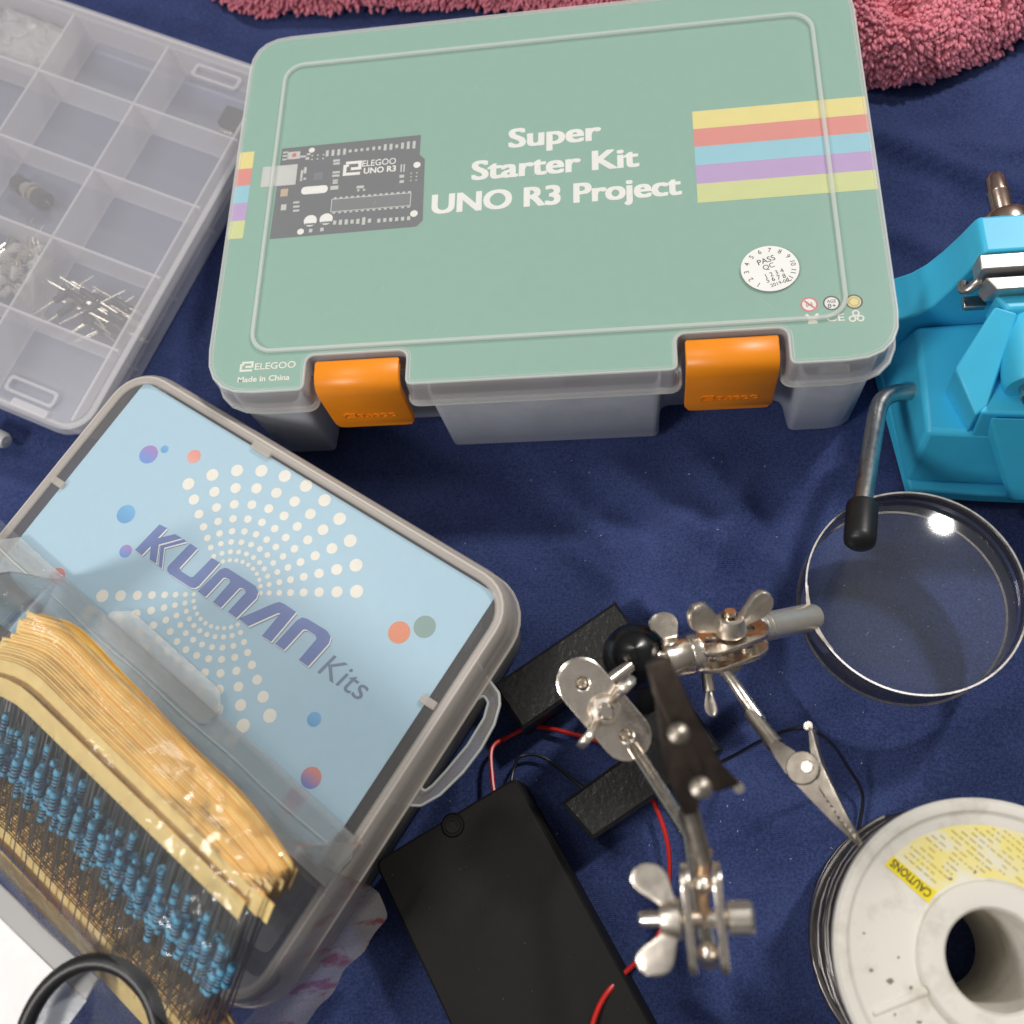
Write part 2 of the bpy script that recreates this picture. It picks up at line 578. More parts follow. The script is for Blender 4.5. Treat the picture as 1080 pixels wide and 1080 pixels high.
def text_vf(s, box=None, bold=0.0, extrude=0.0, shear=0.0, height=None, spacing=1.0):
    """Lettering as filled outlines, fitted into box (x0, y0, x1, y1) in mm."""
    cu = bpy.data.curves.new("lettering", 'FONT')
    cu.body = s
    cu.size = 10
    cu.offset = bold
    cu.shear = shear
    cu.space_character = spacing
    cu.resolution_u = 4
    cu.extrude = extrude
    vs, fs = _to_vf(cu)
    xs = [v[0] for v in vs]
    ys = [v[1] for v in vs]
    if box:
        sx = (box[2] - box[0]) / (max(xs) - min(xs))
        sy = (box[3] - box[1]) / (max(ys) - min(ys))
        vs = [(box[0] + (x - min(xs)) * sx, box[1] + (y - min(ys)) * sy, z) for x, y, z in vs]
    elif height:
        k = height / (max(ys) - min(ys))
        cx, cy = (max(xs) + min(xs)) / 2, (max(ys) + min(ys)) / 2
        vs = [((x - cx) * k, (y - cy) * k, z) for x, y, z in vs]
    return vs, fs


_CAP = {}


def bold_line(s, x0, x1, base, cap, r):
    """line_vf made heavier by laying copies of the outlines around themselves (each a hair higher)."""
    ry = r * .42
    vs, fs = line_vf(s, x0 + r, x1 - r, base + ry, cap - 2 * ry)
    V, F = [], []
    k = 0
    for dx in (-r, -r * .4, r * .4, r):
        for dy in (-ry, 0, ry):
            o = len(V)
            V += [(x + dx, y + dy, .004 * k) for x, y, _ in vs]
            F += [tuple(i + o for i in f) for f in fs]
            k += 1
    return V, F


def line_vf(s, x0, x1, base, cap, bold=0.0):
    """A line of lettering from x0 to x1 on its baseline, with the given height of the capitals."""
    if bold not in _CAP:
        v, f = text_vf("H", bold=bold)
        _CAP[bold] = (min(p[1] for p in v), max(p[1] for p in v))
    lo, hi = _CAP[bold]
    vs, fs = text_vf(s, bold=bold)
    xs = [v[0] for v in vs]
    sx = (x1 - x0) / (max(xs) - min(xs))
    sy = cap / (hi - lo)
    return [(x0 + (x - min(xs)) * sx, base + (y - lo) * sy, z) for x, y, z in vs], fs


def flat(mb, poly, z, mi=0):
    return mb.add([(x, y, z) for x, y in poly], [tuple(range(len(poly)))], mi)


def disc(cx, cy, r, n=20):
    return [(cx + r * math.cos(2 * math.pi * k / n), cy + r * math.sin(2 * math.pi * k / n)) for k in range(n)]


def frame(origin, x, z):
    """Matrix whose local x points along x and local z close to z."""
    x = Vector(x).normalized()
    z = Vector(z)
    y = z.cross(x).normalized()
    z = x.cross(y)
    return Matrix(((x.x, y.x, z.x, origin[0]), (x.y, y.y, z.y, origin[1]), (x.z, y.z, z.z, origin[2]), (0, 0, 0, 1)))


def smooth01(t):
    t = max(0.0, min(1.0, t))
    return t * t * (3 - 2 * t)


def spline(pts, n=8):
    """Catmull-Rom through the points."""
    P = [Vector(p) for p in pts]
    P = [P[0] * 2 - P[1]] + P + [P[-1] * 2 - P[-2]]
    out = []
    for i in range(1, len(P) - 2):
        for k in range(n):
            t = k / n
            a, b, c, d = P[i - 1], P[i], P[i + 1], P[i + 2]
            out.append(0.5 * ((2 * b) + (c - a) * t + (2 * a - 5 * b + 4 * c - d) * t * t + (3 * b - a - 3 * c + d) * t ** 3))
    out.append(P[-2])
    return out


# ------------------------------------------------------------------ the bed sheet
ORG_O = Vector((-188.8, 79.7, 25.0))
ORG_R = Euler((0.042, 0.126, -0.391)).to_matrix()
ORG_N = ORG_R @ Vector((0, 0, 1))


def crease(x, y, ax, ay, bx, by, w, h):
    a, b, p = Vector((ax, ay)), Vector((bx, by)), Vector((x, y))
    ab = b - a
    t = (p - a).dot(ab) / ab.length_squared
    d = (p - (a + ab * t)).length
    side = ab.x * (p.y - a.y) - ab.y * (p.x - a.x)
    fall = smooth01(t * 4) * smooth01((1 - t) * 4)
    return h * fall * math.exp(-(d / w) ** 2) * (1.0 if side > 0 else math.exp(-(d / (w * 0.4)) ** 2))


FOLDS = [(22, 22, 84, -26, 9, 4.2), (58, 24, 96, -34, 6, 3.2), (84, 18, 60, -30, 7, 2.8), (8, 14, 44, -24, 8, 3.2), (12, -8, 62, -48, 7, 2.6), (40, 10, 74, -50, 5, 2.0),
         (118, 158, 220, 92, 9, 4.0), (150, 142, 235, 122, 8, 3.2), (124, 110, 190, 70, 8, 2.6), (62, -70, 104, -92, 8, 3.2), (66, -96, 86, -104, 5, 2.2), (44, -142, 92, -168, 9, 4.0), (62, -118, 80, -150, 7, 2.8),
         (-95, 200, -138, 88, 8, 2.4), (-165, 20, -215, -10, 7, 3.0), (80, -40, 92, -78, 6, 2.2), (28, -34, 70, -44, 6, 2.4)]


def sheet_z(x, y):
    z = -2.0 + 2.0 * noise.noise(Vector((x * 0.012, y * 0.012, 1.7))) + 0.35 * noise.noise(Vector((x * 0.045, y * 0.045, 5.1)))
    for ax, ay, bx, by, w, h in FOLDS:
        z += crease(x, y, ax, ay, bx, by, w, 1.4 * h)
    z += 2.2 * noise.noise(Vector((x * 0.02 + y * 0.012, y * 0.035 - x * 0.02, 2.2))) * smooth01((30 - y) / 30)
    # the bed rises to the left under the organizer
    if x < -95 and y > 0:
        d = ORG_N.dot(ORG_O + ORG_N * -20.5)
        zp = (d - ORG_N.x * x - ORG_N.y * y) / ORG_N.z
        z = z + max(0, zp - 1.0) * smooth01((-118 - x) / 30) * smooth01((y - 30) / 50)
    return z


def build_sheet():
    xs = [-480 + 3.0 * i for i in range(320)]
    ys = [-360 + 3.0 * i for i in range(275)]
    vs = [(x, y, sheet_z(x, y)) for y in ys for x in xs]
    n = len(xs)
    fs = [(j * n + i, j * n + i + 1, (j + 1) * n + i + 1, (j + 1) * n + i) for j in range(len(ys) - 1) for i in range(n - 1)]
    mb = MB()
    mb.add(vs, fs)
    o = mb.build("bed_sheet", M['navy'], angle=180)
    o['kind'] = 'structure'
    return o


build_sheet()


# ------------------------------------------------------------------ pink fleece blanket behind the boxes
def fleece_edge(x):
    pts = [(-320, 278), (-210, 267), (-174, 259), (-143, 249), (-104, 243), (-61, 239), (-30, 236), (5, 228), (40, 217), (95, 200), (118, 182), (135, 172), (150, 169), (165, 173), (183, 181), (197, 189), (230, 207), (320, 227)]
    for (x0, y0), (x1, y1) in zip(pts, pts[1:]):
        if x0 <= x <= x1:
            return y0 + (y1 - y0) * smooth01((x - x0) / (x1 - x0)) * 0.5 + (y1 - y0) * (x - x0) / (x1 - x0) * 0.5
    return 240


def fleece_z(x, y):
    d = y - fleece_edge(x)
    if d < 0:
        return -2
    h = 24 + 7 * noise.noise(Vector((x * 0.014, y * 0.014, 3.3)))
    z = h * math.sqrt(max(0, 1 - (1 - min(1, d / 24)) ** 2)) + 2.0 * noise.noise(Vector((x * 0.05, y * 0.05, 9)))
    c = x - 150 - (y - 170) * -0.25                     # a fold that runs back from the edge
    return z - 9 * math.exp(-(c / 7) ** 2) * smooth01((d - 8) / 12)


def build_fleece():
    t = thing("fleece_blanket", "fluffy pink fleece blanket bunched behind the green topped box", "blanket", (60, 260, 0))
    ox, oy = 60, 260
    mb = MB()
    nx, ny = 150, 40
    vs, fs = [], []
    for i in range(nx + 1):
        x = -320 + 640 * i / nx
        e = fleece_edge(x)
        for j in range(ny + 1):
            q = j / ny
            y = e + 0.01 + 150 * q ** 1.8
            vs.append((x - ox, y - oy, fleece_z(x, y)))
    for i in range(nx):
        for j in range(ny):
            a = i * (ny + 1) + j
            fs.append((a, a + ny + 1, a + ny + 2, a + 1))
    mb.add(vs, fs)
    mb.build("cloth", M['pink'], t, angle=180)
    tf = MB()
    rnd = random.Random(3)
    n = 0
    while n < 24000:
        x = rnd.uniform(-190, 235)
        d = 75 * rnd.random() ** 1.5
        y = fleece_edge(x) + d
        z = fleece_z(x, y)
        if z < 0.5 and d > 6:
            continue
        e = 0.8
        gx = (fleece_z(x + e, y) - fleece_z(x - e, y)) / (2 * e)
        gy = (fleece_z(x, y + e) - fleece_z(x, max(y - e, fleece_edge(x)))) / (2 * e)
        nrm = Vector((-gx, -max(min(gy, 3), -3), 1)).normalized()
        w = Vector((noise.noise(Vector((x * 0.09, y * 0.09, 0))), noise.noise(Vector((x * 0.09, y * 0.09, 7))) - 0.5, 0))
        dirv = (nrm + w * 0.9 + Vector((rnd.uniform(-.35, .35), rnd.uniform(-.5, .2), 0))).normalized()
        ln = rnd.uniform(1.8, 3.6)
        p = Vector((x - ox, y - oy, z - 0.6))
        side = dirv.cross(Vector((rnd.uniform(-1, 1), rnd.uniform(-1, 1), 0.3))).normalized()
        oth = dirv.cross(side)
        bend = Vector((rnd.uniform(-1, 1), rnd.uniform(-1.2, .4), -0.6)) * 0.9
        rings = []
        for k, rr in ((0, 0.8), (0.4, 1.0), (0.8, 0.75), (1.0, 0.25)):
            c = p + dirv * ln * k + bend * k * k
            rings.append([tuple(c + (side * math.cos(a) + oth * math.sin(a)) * rr) for a in (0, 1.571, 3.1416, 4.712)])
        tf.loft(rings, False, True)
        n += 1
    stuff(tf.build("pile", M['pink_tuft'], t, angle=180))


build_fleece()


# ------------------------------------------------------------------ the green topped kit box
def logo_polys(x, y, w, h):
    """The square maker's mark: a hooked 2 merged with an E."""
    s = h * 0.2
    a = [(x + w * .12, y + h), (x + w, y + h), (x + w, y + h * .36), (x + w * .42, y + h * .36), (x + w * .42, y + h * .36 + s), (x + w - s, y + h * .36 + s), (x + w - s, y + h - s), (x + w * .12, y + h - s)]
    b = [(x, y), (x + w * .95, y), (x + w * .95, y + s), (x + s, y + s), (x + s, y + h * .62), (x + w * .3, y + h * .62), (x + w * .3, y + h * .62 + s * .8), (x, y + h * .62 + s * .8)]
    return [a, b]


def brand_vf(x, y, w, h):
    vs, fs = curve_mesh([p[::-1] for p in logo_polys(x, y, w * .24, h)])
    v2, f2 = text_vf("ELEGOO", (x + w * .27, y + h * .12, x + w, y + h * .78), bold=0.12)
    return vs + v2, fs + [tuple(i + len(vs) for i in f) for f in f2]


def build_kit_box():
    OX, OY = 14.2, 96.0
    t = thing("starter_kit_box", "clear storage box with green printed insert and two orange latches", "storage box", (OX, OY, 0))
    hx, y0, y1 = 106.5, -73.0, 74.5
    NL, NR = ((-72.3, -41.0), (42.6, 73.7)), 12.0       # latch notches: x ranges and depth
    # ---- lid: one moulded shell with notches over the latches
    base = [(-hx, y0)]
    rad = [17]
    for a, b in NL:
        base += [(a, y0), (a, y0 + NR), (b, y0 + NR), (b, y0)]
        rad += [3.0, 2.5, 2.5, 3.0]
    base += [(hx, y0), (hx, y1), (-hx, y1)]
    rad += [17, 15, 15]
    outline = round_poly(base, rad, 5)
    skirt = MB()
    skirt.loft([ring3(inset(outline, -0.9), 39.5), ring3(inset(outline, -0.9), 41.2), ring3(inset(outline, 0), 41.4), ring3(inset(outline, 0.2), 48.5), ring3(inset(outline, 0.6), 50.8), ring3(inset(outline, 1.7), 51.8)], False, False)
    lid = skirt.build("lid", M['lid_rim'], t, solidify=1.2)
    top = MB()
    for zz, fl in ((51.8, 1), (51.45, -1)):
        vs, fs = curve_mesh([inset(outline, 1.7)])
        top.add([(x, y, zz) for x, y, _ in vs], [f[::fl] for f in fs])
    top.build("lid_window", M['lid_clear'], lid, angle=30)
    eg = MB()
    for dd, zz, rr in ((-.7, 39.9, .5), (.9, 51.3, .42)):
        q = inset(outline, dd)
        eg.tube([(x, y, zz) for x, y in q + q[:1]], rr, 6, caps=False)
    stuff(eg.build("lid_edge", M['bead'], lid))
    # raised bead on the lid
    rr = rrect(-91.6, -58, 91.6, 59.3, 7, 6)
    bead = MB()
    path = [(x, y, 52.0) for x, y in rr] + [(rr[0][0], rr[0][1], 52.0)]
    bead.tube(path, 0.75, 8, caps=False)
    bead.build("lid_bead", M['bead'], lid)
    # ---- printed insert directly under the lid
    ins = inset(outline, 1.25)
    pm = MB()
    vs, fs = curve_mesh([ins])
    pm.add([(x, y, 51.1) for x, y, z in vs], fs)
    vs, fs = curve_mesh([ins])
    pm.add([(x, y, 50.8) for x, y, z in vs], [f[::-1] for f in fs])
    paper = pm.build("paper_insert", M['green_paper'], t, smooth=False)
    Z = 51.16

    def pr(name, vf, mat, z=Z, up=paper):
        mb = MB()
        mb.add([(x - OX, y - OY, z + (q[0] if q else 0)) for x, y, *q in vf[0]], vf[1])
        o = mb.build(name, mat, up, smooth=False)
        return stuff(o) if name == 'component_picture' else o

    def rects(lst):
        mb = MB()
        for x, y, w, h in lst:
            mb.add([(x - w / 2, y - h / 2, 0), (x + w / 2, y - h / 2, 0), (x + w / 2, y + h / 2, 0), (x - w / 2, y + h / 2, 0)], [(0, 1, 2, 3)])
        return mb.v, mb.f

    # title, three lines
    pr("title_text", bold_line("Super", 4.2, 35.2, 110.5, 7.9, 0.46), M['white_print'])
    pr("title_text", bold_line("Starter Kit", -8.0, 47.3, 98.5, 7.8, 0.46), M['white_print'])
    pr("title_text", bold_line("UNO R3 Project", -21.0, 60.3, 86.2, 7.7, 0.46), M['white_print'])
    # colour bars to the right edge and their short ends at the left edge
    ys = [118.8, 111.6, 104.4, 97.1, 89.8, 82.5]
    for k, nm in enumerate(('stripe_yellow', 'stripe_red', 'stripe_blue', 'stripe_purple', 'stripe_lime')):
        pr("colour_stripe", ([(65, ys[k + 1], 0), (119.5, ys[k + 1], 0), (119.5, ys[k], 0), (65, ys[k], 0)], [(0, 1, 2, 3)]), M[nm])
        pr("colour_stripe", ([(-91.1, ys[k + 1], 0), (-85.6, ys[k + 1], 0), (-85.6, ys[k], 0), (-91.1, ys[k], 0)], [(0, 1, 2, 3)]), M[nm])
    # circuit board picture
    bd = [(-76, 81.3), (-25.8, 81.8), (-23.7, 84), (-24.2, 109), (-26.1, 111), (-26.1, 119.4), (-75.6, 118.9)]
    board = pr("circuit_board_picture", curve_mesh([bd]), M['board_print'])
    Zb = Z + 0.06
    light = [(-46 + 0, 99.6, 2.6, 1.1), (-46.6, 98.3, .8, .8), (-44.6, 98.3, .8, .8), (-31.8, 102.6, 1.6, 1.2), (-31.7, 100.4, 1.5, 1.1), (-68.1, 95.4, 2.2, .8), (-67.9, 93.7, 2.2, .8), (-67.8, 92.0, 2.2, .8),
             (-61.9, 83.4, 1.2, 1.4), (-58.0, 83.5, 1.2, 1.4), (-72.4, 93.8, 1.9, 2.4), (-55.3, 111.6, 2.4, .9), (-55.2, 110.3, 2.4, .9), (-55.0, 106.6, 2.6, .9), (-55, 105.2, 2.6, .9), (-55, 103.2, 1.8, .8), (-55, 102.2, 1.8, .8), (-55.1, 100.2, 2.8, 1.6),
             (-66.2, 108.6, 1, 2.6), (-67.3, 107, .8, 3.6), (-66, 105, 1.0, .8), (-67.3, 104.6, .9, .8), (-65.9, 113.6, 1.4, 1.1), (-67.6, 114.6, 2.4, .8), (-65.6, 115.4, 1.3, .9), (-32.2, 106, .5, 3.2), (-31.2, 106, .5, 3.2)]
    rnd = random.Random(5)
    for k in range(8):
        light.append((-58.9 + k * 2.05, 115.0 + .04 * k, 1.0, rnd.choice((1.2, 1.8, 2.6))))
        light.append((-42.4 + k * 2.02, 115.4, 1.0, rnd.choice((1.2, 1.5, 2.6)) if k < 6 else 3.2))
    for k in range(7):
        light.append((-53.8 + k * 2.0, 85.9 - .06 * k, 1.1, rnd.choice((1.6, 2.0, 3.0))))
    for k in range(6):
        light.append((-38.6 + k * 2.02, 85.3, 1.1, 1.5))
    for k in range(14):
        light.append((-54.4 + k * 1.97, 95.9, 1.0, .6))
        light.append((-54.4 + k * 1.97, 89.8, 1.0, .6))
    for k in range(6):
        light.append((-64.2 + (k % 3) * 2.0, 114.6 - 1.6 * (k // 3), .6, .6))
        light.append((-28.6 + (k % 2) * 1.9, 103.5 - 1.5 * (k // 2), .5, .5))
    pr("component_picture", rects(light), M['board_light'], Zb, paper)
    dots = MB()
    for x, y, r in ((-64.6, 117, 1.1), (-26.8, 106.8, 1.25), (-26.8, 87, 1.3), (-65.4, 83.3, 1.2), (-62.4, 87.4, 2.3), (-56.9, 87.6, 2.3)):
        flat(dots, disc(x, y, r), 0)
    pr("component_picture", (dots.v, dots.f), M['white_print'], Zb)
    pr("component_picture", rects([(-75.4, 107.2, 12.6, 8.6), (-71, 115.4, 4.6, 3.2), (-74, 117.0, 2, .7), (-74, 114.0, 2, .7), (-74, 115.5, 2, .7)]), M['board_light'], Zb + .03)
    pr("component_picture", curve_mesh([rrect(-66.8, 98.4, -57.4, 101.6, 1.4)]), M['white_print'], Zb)
    pr("component_picture", rects([(-41.9, 92.9, 27.6, 5.4)]), M['board_light'], Zb)
    pr("component_picture", rects([(-41.9, 92.9, 27.0, 4.8), (-61.2, 105.6, 3.2, 3.2), (-62.4, 86.0, 3.6, .8), (-56.9, 86.2, 3.6, .8)]), M['board_mid'], Zb + .03)
    pr("component_picture", rects([(-72.8, 99.9, 2.6, 3.2)]), M['tan_print'], Zb)
    pr("component_picture", (lambda d: (d.v, d.f))(flat(MB(), disc(-70.8, 115.5, .85), 0)), M['red_print'], Zb + .06)
    pr("logo_picture", curve_mesh(logo_polys(-52.6, 104.8, 6.4, 5.9)), M['white_print'], Zb)
    pr("picture_text", text_vf("ELEGOO", (-46, 108.0, -34.2, 110.6), bold=0.1), M['white_print'], Zb)
    pr("picture_text", text_vf("UNO R3", (-45.3, 104.9, -34.0, 107.4), bold=0.3), M['white_print'], Zb)
    # maker's mark and small print in the corners
    pr("maker_mark", brand_vf(-80.6, 31.4, 18.5, 3.6), M['cream_print'])
    pr("origin_text", text_vf("Made in China", (-80.8, 27.6, -63.6, 29.6), bold=0.25), M['cream_print'])
    # safety symbols
    for x, mm in ((95.4, 'red_print'), (101.8, 'ink'), (108.2, 'ink')):
        pr("safety_symbol", curve_mesh([disc(x, 43.2, 2.5), disc(x, 43.2, 2.0)[::-1]]), M[mm])
        pr("safety_symbol", (lambda d: (d.v, d.f))(flat(MB(), disc(x, 43.2, 2.0), 0)), M['stripe_yellow' if x > 105 else 'white_print'], Z - .02)
    pr("safety_symbol", curve_mesh([[(93.9, 44.3), (94.3, 44.7), (97, 42.1), (96.6, 41.7)]]), M['red_print'], Z + .02)
    pr("safety_symbol", text_vf("0-3", (94.5, 42.4, 96.3, 43.8), bold=.1), M['ink'], Z + .01)
    pr("safety_symbol", text_vf("8+", (100.6, 41.6, 103.0, 43.0), bold=.1), M['ink'], Z + .01)
    pr("safety_symbol", text_vf("AGE", (100.5, 43.3, 103.1, 44.4), bold=.1), M['ink'], Z + .01)
    pr("safety_symbol", curve_mesh([disc(108.2, 43.2, 1.6), disc(108.2, 43.2, 1.2)[::-1]]), M['tan_print'], Z + .01)
    pr("compliance_mark", text_vf("CE", (99.8, 37.0, 105.0, 39.4), bold=0.1), M['cream_print'])
    pr("compliance_mark", curve_mesh([[(94.4, 36.6), (97.4, 36.6), (96.9, 38.0), (98.0, 39.8), (97.2, 40.0), (95.9, 38.7), (94.6, 40.0), (93.8, 39.8), (94.9, 38.0)]]), M['cream_print'])
    for k in range(3):
        a = math.radians(90 + 120 * k)
        cx, cy = 108.3 + 1.3 * math.cos(a), 38.1 + 1.2 * math.sin(a)
        pr("compliance_mark", curve_mesh([disc(cx, cy, 1.15, 8), disc(cx, cy, .65, 8)[::-1]]), M['cream_print'])
    # inspection sticker on top of the lid
    st = MB()
    cxs, cys = 85.0 - OX, 56.1 - OY
    st.add([(x + cxs, y + cys, z + 51.82) for x, y, z in [(8.6 * math.cos(a), 8.0 * math.sin(a), zz) for zz in (0, 0.12) for a in [2 * math.pi * k / 40 for k in range(40)]]],
           [tuple(range(40, 80))] + [(k, (k + 1) % 40, 40 + (k + 1) % 40, 40 + k) for k in range(40)])
    stk = st.build("inspection_sticker", M['white_print'], lid, smooth=False)
    tx = MB()

    def word(s, x, y, h, rot=0.0, bold=0.0):
        vs, fs = text_vf(s, height=h, bold=bold)
        c, sn = math.cos(rot), math.sin(rot)
        tx.add([(cxs + x + vx * c - vy * sn, cys + y + vx * sn + vy * c, 51.97) for vx, vy, _ in vs], fs)
    for k in range(12):
        a = math.radians(-122 - 25.2 * k)
        word(str(k + 1), 7.0 * math.cos(a), 6.5 * math.sin(a), 1.5, a - math.pi / 2)
    word("PASS", -0.9, 3.0, 1.9, 0.32)
    word("QC", -0.3, 0.6, 2.0, 0.32)
    word("1 2 3 4", 1.2, -1.8, 1.5, 0.32)
    word("5 6 7 8", 1.5, -3.6, 1.5, 0.25)
    word("2019-06", 2.4, -5.3, 1.2, 0.3)
    tx.build("sticker_text", M['ink'], lid, smooth=False)
    # a flaked scuff over the lettering and fine scratches on the lid
    sc = MB()
    rs = random.Random(8)
    for k in range(26):
        if k < 10:
            x, y, ln, wd = rs.uniform(11.5, 17.5), rs.uniform(98, 103), rs.uniform(.8, 2.2), rs.uniform(.12, .4)
        else:
            x, y, ln, wd = rs.uniform(-70, 105), rs.uniform(40, 160), rs.uniform(2, 9), .07
        a = rs.uniform(0, 3.1)
        c, sn = math.cos(a), math.sin(a)
        sc.add([(x - OX + px * c - py * sn, y - OY + px * sn + py * c, 51.84 + .004 * k) for px, py in ((-ln / 2, 0), (0, -wd / 2), (ln / 2, 0), (0, wd / 2))], [(0, 1, 2, 3)])
    stuff(sc.build("scuff", M['bead'], lid, smooth=False))
    # ---- tray below with recesses behind the latches
    tb = [(-102, y0 + 1.5)]
    tr = [10]
    for a, b in NL:
        tb += [(a - 6.5 + 1, y0 + 1.5), (a - 5.5 + 1, y0 + 13), (b + 4, y0 + 13), (b + 5.5, y0 + 1.5)]
        tr += [3, 3, 3, 3]
    tb += [(102, y0 + 1.5), (102, y1 - 4), (-102, y1 - 4)]
    tr += [10, 12, 12]
    to = round_poly(tb, tr, 4)
    ty = MB()
    ty.loft([ring3(inset(to, 3.2), 0.2), ring3(inset(to, 1.6), 0.6), ring3(inset(to, 0.6), 2.5), ring3(to, 40.5)], False, False)
    vs, fs = curve_mesh([inset(to, 3.2)])
    ty.add([(x, y, 0.2) for x, y, _ in vs], [f[::-1] for f in fs])
    tray = ty.build("tray", M['tray'], t, solidify=1.2)
    dv = MB()
    for x in (-60, 4, 58):
        dv.box(x - .6, x + .6, y0 + 19, y1 - 7, 2.2, 34)
    dv.box(-99, 99, 0, 1.2, 2.3, 30)
    dv.build("divider", M['tray'], tray)
    inn = MB()
    inn.box(80, 95, y0 + 4.5, y0 + 12, 8, 20, mat=Matrix.Rotation(0.05, 4, 'Z'))
    inn.build("white_component", M['cream_print'], tray, bevel=.5)
    # ---- orange latches
    for a, b in NL:
        cx = (a + b) / 2
        w = 13.6
        prof = [(-62.0, 49.6), (-62.2, 50.6), (-62.9, 51.0), (-67, 50.8), (-69.4, 50.1), (-71.2, 48.4), (-72.2, 45.5), (-72.6, 38), (-72.9, 31), (-73.0, 27.5), (-73.0, 25.4), (-72.8, 24.6)]
        rings = []
        for i, (y, z) in enumerate(prof):
            ww = w
            if i == len(prof) - 2:
                ww = w - 0.9
            if i == len(prof) - 1:
                ww = w - 3.0
            p0 = Vector(prof[max(i - 1, 0)])
            p1 = Vector(prof[min(i + 1, len(prof) - 1)])
            tt = (p1 - p0).normalized()
            nn = Vector((-tt.y, tt.x)) * (2.4 if i < len(prof) - 1 else 1.6)   # inward thickness
            e = 0.5
            rings.append([(cx - ww, y + nn.x * .2, z + nn.y * .2), (cx - ww + e, y, z), (cx + ww - e, y, z), (cx + ww, y + nn.x * .2, z + nn.y * .2), (cx + ww, y + nn.x, z + nn.y), (cx - ww, y + nn.x, z + nn.y)])
        # make the thickness point into the box
        lm = MB()
        lm.loft([[(x, yy, zz) for x, yy, zz in r] for r in rings], True, True)
        la = lm.build("latch", M['orange'], t, angle=45)
        vs, fs = brand_vf(cx - 8.8, 0, 17.6, 3.1)
        em = MB()
        n = len(vs)
        # raised lettering on the upright face of the latch
        em.add([(x, -73.05, 31.2 + y) for x, y, _ in vs] + [(x, -72.5, 31.2 + y) for x, y, _ in vs], fs + [tuple(i + n for i in f[::-1]) for f in fs])
        edges = {}
        for f in fs:
            for i in range(len(f)):
                e = (f[i], f[(i + 1) % len(f)])
                edges[e] = edges.get(e, 0) + 1
        side = [(e[1], e[0], e[0] + n, e[1] + n) for e in edges if (e[1], e[0]) not in edges]
        em.f += side
        em.mi += [0] * len(side)
        em.build("latch_logo", M['orange'], la, smooth=False)


build_kit_box()


# ------------------------------------------------------------------ the pale blue kit box
KA = math.radians(-32.3)
KM = Matrix.Translation((-118.4, 35.6, 0)) @ Matrix.Rotation(KA, 4, 'Z') @ Matrix.Diagonal((1, -1, 1, 1))


